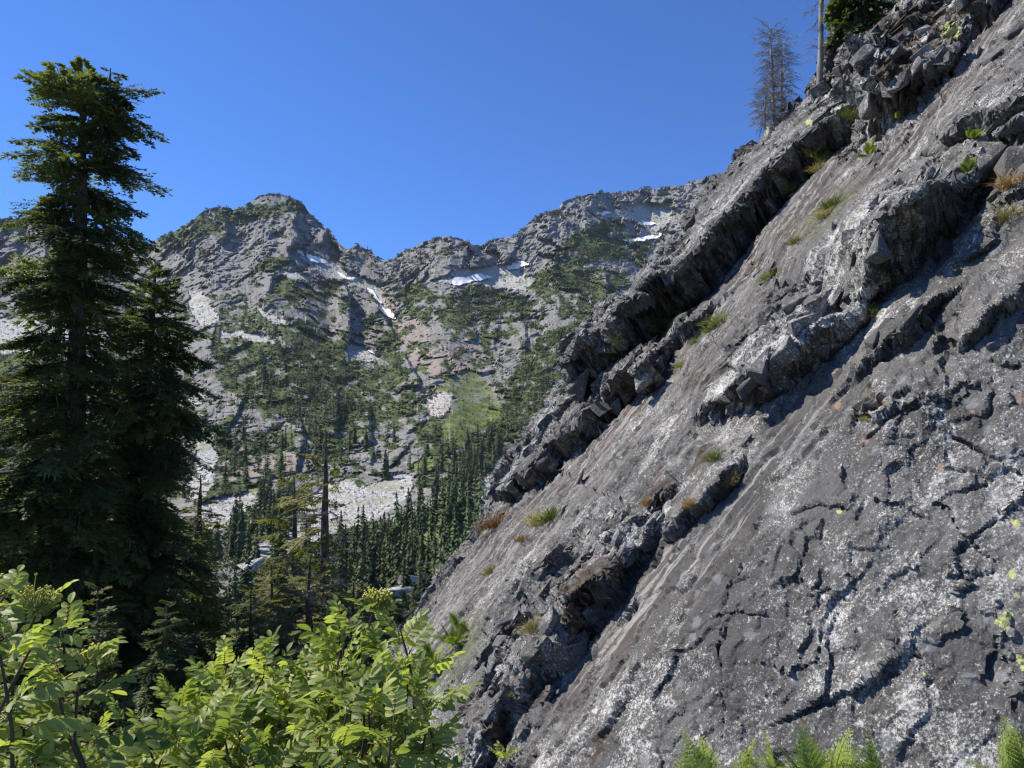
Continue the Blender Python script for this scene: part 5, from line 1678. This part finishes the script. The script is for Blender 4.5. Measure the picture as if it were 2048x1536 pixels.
def ash_shrub(label, base, tips, per=10, seed=0, buds=(), size=1.0, run=.55):
    """tips: (x, y, depth[, stem length]) in photo pixels; stems rise from the base to every tip and carry leaves"""
    rs = np.random.RandomState(seed)
    base = np.array(base)
    root = empty('mountain_ash', base.tolist())
    tag(root, label, 'shrub', 'mountain ash shrubs in the foreground')
    count = 0
    for q, t in enumerate(tips):
        tip = np.array(at(t[0], t[1], t[2]))
        low = base + np.array([.25 * rs.randn(), .25 * rs.randn(), 0])
        k1 = tip + (low - tip) * .45; k1[2] = tip[2] - .62 * (tip[2] - low[2]) * .45 - .25
        pts = [low, (low + k1) / 2 + .04 * rs.randn(3), k1, tip + np.array([.05 * rs.randn(), .05 * rs.randn(), -.16]), tip]
        tt = np.linspace(0, 4, 13)
        P = np.stack([np.interp(tt, range(5), [p[c] for p in pts]) for c in range(3)], 1)
        for _ in range(2):
            P[1:-1] = .25 * P[:-2] + .5 * P[1:-1] + .25 * P[2:]
        V, F = trunk_mesh('stem', P - base, np.interp(tt, [0, 4], [.007, .002]), None, 6)
        link('stem', mesh_np('stem', V, F, [ash_bark], smooth=True), root)
        seg = np.concatenate([[0], np.cumsum(np.linalg.norm(np.diff(P, axis=0), axis=1))])
        tot = seg[-1]
        az = rs.rand() * 6.28
        nl = int(1.3 * per * (.8 + .4 * rs.rand()))
        for k in range(nl):
            if count >= 296:
                break
            f = k / max(nl - 1, 1)
            s = tot - (min(run, tot * .8) * f ** 1.15)
            p = np.array([np.interp(s, seg, P[:, c]) for c in range(3)])
            az += 2.4 + .35 * rs.randn()
            o = link('leaf', LEAVES[rs.randint(9)], root, (p - base).tolist())
            pit = .95 * (1 - f) ** 2 + .15 + .22 * rs.randn()
            o.rotation_euler = (Matrix.Rotation(az, 3, 'Z') @ Matrix.Rotation(-pit, 3, 'Y') @ Matrix.Rotation(.35 * rs.randn(), 3, 'X')).to_euler()
            k_ = .78 * size * (.62 + .38 * min(1, f * 2.5)) * (.85 + .35 * rs.rand())
            o.scale = (k_, k_, k_)
            count += 1
    for x, y, d in buds:
        b = link('bud_cluster', BUDS[rs.randint(2)], root, (np.array(at(x, y, d)) - base).tolist())
        b.rotation_euler = (.3 * rs.randn(), .3 * rs.randn(), 0)
    return root

OUT = [(-60, 1490), (60, 1490), (150, 1470), (240, 1440), (330, 1385), (400, 1340), (450, 1315), (520, 1305), (600, 1315), (655, 1290), (690, 1225), (740, 1215), (800, 1240), (850, 1300), (870, 1400), (890, 1500)]
def fill_tips(n, x0, x1, d0, d1, seed, drop=170):
    rs = np.random.RandomState(seed)
    out = []
    for k in range(n):
        x = x0 + (x1 - x0) * (k + rs.rand()) / n
        top = np.interp(x, [p[0] for p in OUT], [p[1] for p in OUT])
        f = rs.rand() ** .8
        out.append((x, top + 20 + drop * f, d1 + (d0 - d1) * f))
    return out

ash_shrub('mountain ash at the left edge with a yellow bud cluster on top, nearest the camera', at(20, 1900, 1.25),
          [(70, 1235, 1.25), (8, 1195, 1.3), (-45, 1250, 1.2), (125, 1262, 1.3), (60, 1300, 1.15), (165, 1330, 1.3), (0, 1310, 1.1), (110, 1345, 1.2), (-30, 1185, 1.45)], 9, 1, [(78, 1205, 1.25), (200, 1318, 1.4), (20, 1180, 1.45)], .82, .30)
ash_shrub('tallest mountain ash of the centre clump with an upright dark stem', at(730, 2050, 1.85),
          [(745, 1225, 1.8), (690, 1250, 1.75), (800, 1258, 1.85), (735, 1310, 1.75), (660, 1335, 1.8), (790, 1350, 1.85), (835, 1410, 1.9), (700, 1410, 1.65), (770, 1440, 1.7), (850, 1490, 1.9), (640, 1440, 1.7), (820, 1300, 1.95)], 11, 2,
          [(752, 1200, 1.8), (765, 1205, 1.82)], 1.0, .42)
ash_shrub('broad mountain ash left of the tallest one, leaves in full sun', at(480, 2080, 2.0),
          [(455, 1320, 2.0), (525, 1312, 2.0), (545, 1345, 1.95), (600, 1325, 2.0), (420, 1375, 1.95), (345, 1395, 2.0), (485, 1400, 1.85), (570, 1400, 1.85)] + fill_tips(12, 320, 640, 1.65, 2.0, 5, 130), 11, 3, [(486, 1492, 1.6)], .95, .45)
ash_shrub('low mountain ash along the bottom edge of the centre clump', at(560, 2250, 1.6), fill_tips(22, 380, 890, 1.35, 1.75, 7, 230), 11, 4, [(500, 1488, 1.5)], .95, .45)
ash_shrub('mountain ash at the bottom left below the dark conifers', at(150, 2250, 1.7), [(250, 1452, 1.85), (190, 1480, 1.8), (110, 1495, 1.7), (40, 1510, 1.6)] + fill_tips(16, -60, 420, 1.45, 1.9, 9, 110), 11, 5, (), .95, .42)
for x, y, lab in ((1008, 1522, 'small ash seedling growing from the rock at the bottom edge'), (858, 1528, 'ash seedling at the bottom edge beside the low shrub')):
    p, n = rock_at(x, y)
    r = empty('ash_seedling', p.tolist())
    tag(r, lab, 'seedling', 'ash seedlings')
    for k in range(5):
        o = link('leaf', LEAVES[k], r)
        o.rotation_euler = (Matrix.Rotation(1.3 * k + 2, 3, 'Z') @ Matrix.Rotation(-.9, 3, 'Y')).to_euler()
        o.scale = (.8,) * 3
# ============================================================ A LITTLE HAZE IN THE AIR
hz = bpy.data.materials.new('haze')
hz.use_nodes = True
hz.node_tree.nodes.clear()
_ho = hz.node_tree.nodes.new('ShaderNodeOutputMaterial')
_hv = hz.node_tree.nodes.new('ShaderNodeVolumePrincipled')
_hv.inputs['Color'].default_value = (.72, .84, 1.0, 1)
_hv.inputs['Density'].default_value = 0.000045
hz.node_tree.links.new(_hv.outputs[0], _ho.inputs['Volume'])
_all = np.concatenate([np.array([o.matrix_world @ Vector(c) for c in o.bound_box]) for o in (bpy.data.objects['mountains'], bpy.data.objects['ground'], _rock)])
_lo, _hi = _all.min(0) - (50, 50, 1), _all.max(0) + (50, 50, 30)
_bv = np.array([[(_lo, _hi)[i][0], (_lo, _hi)[j][1], (_lo, _hi)[k][2]] for i in (0, 1) for j in (0, 1) for k in (0, 1)])
_bf = np.array([(0, 1, 3, 2), (4, 6, 7, 5), (0, 4, 5, 1), (2, 3, 7, 6), (0, 2, 6, 4), (1, 5, 7, 3)])
tag(link('haze', mesh_np('haze', _bv, _bf, [hz])), 'thin bluish haze in the mountain air', kind='stuff')
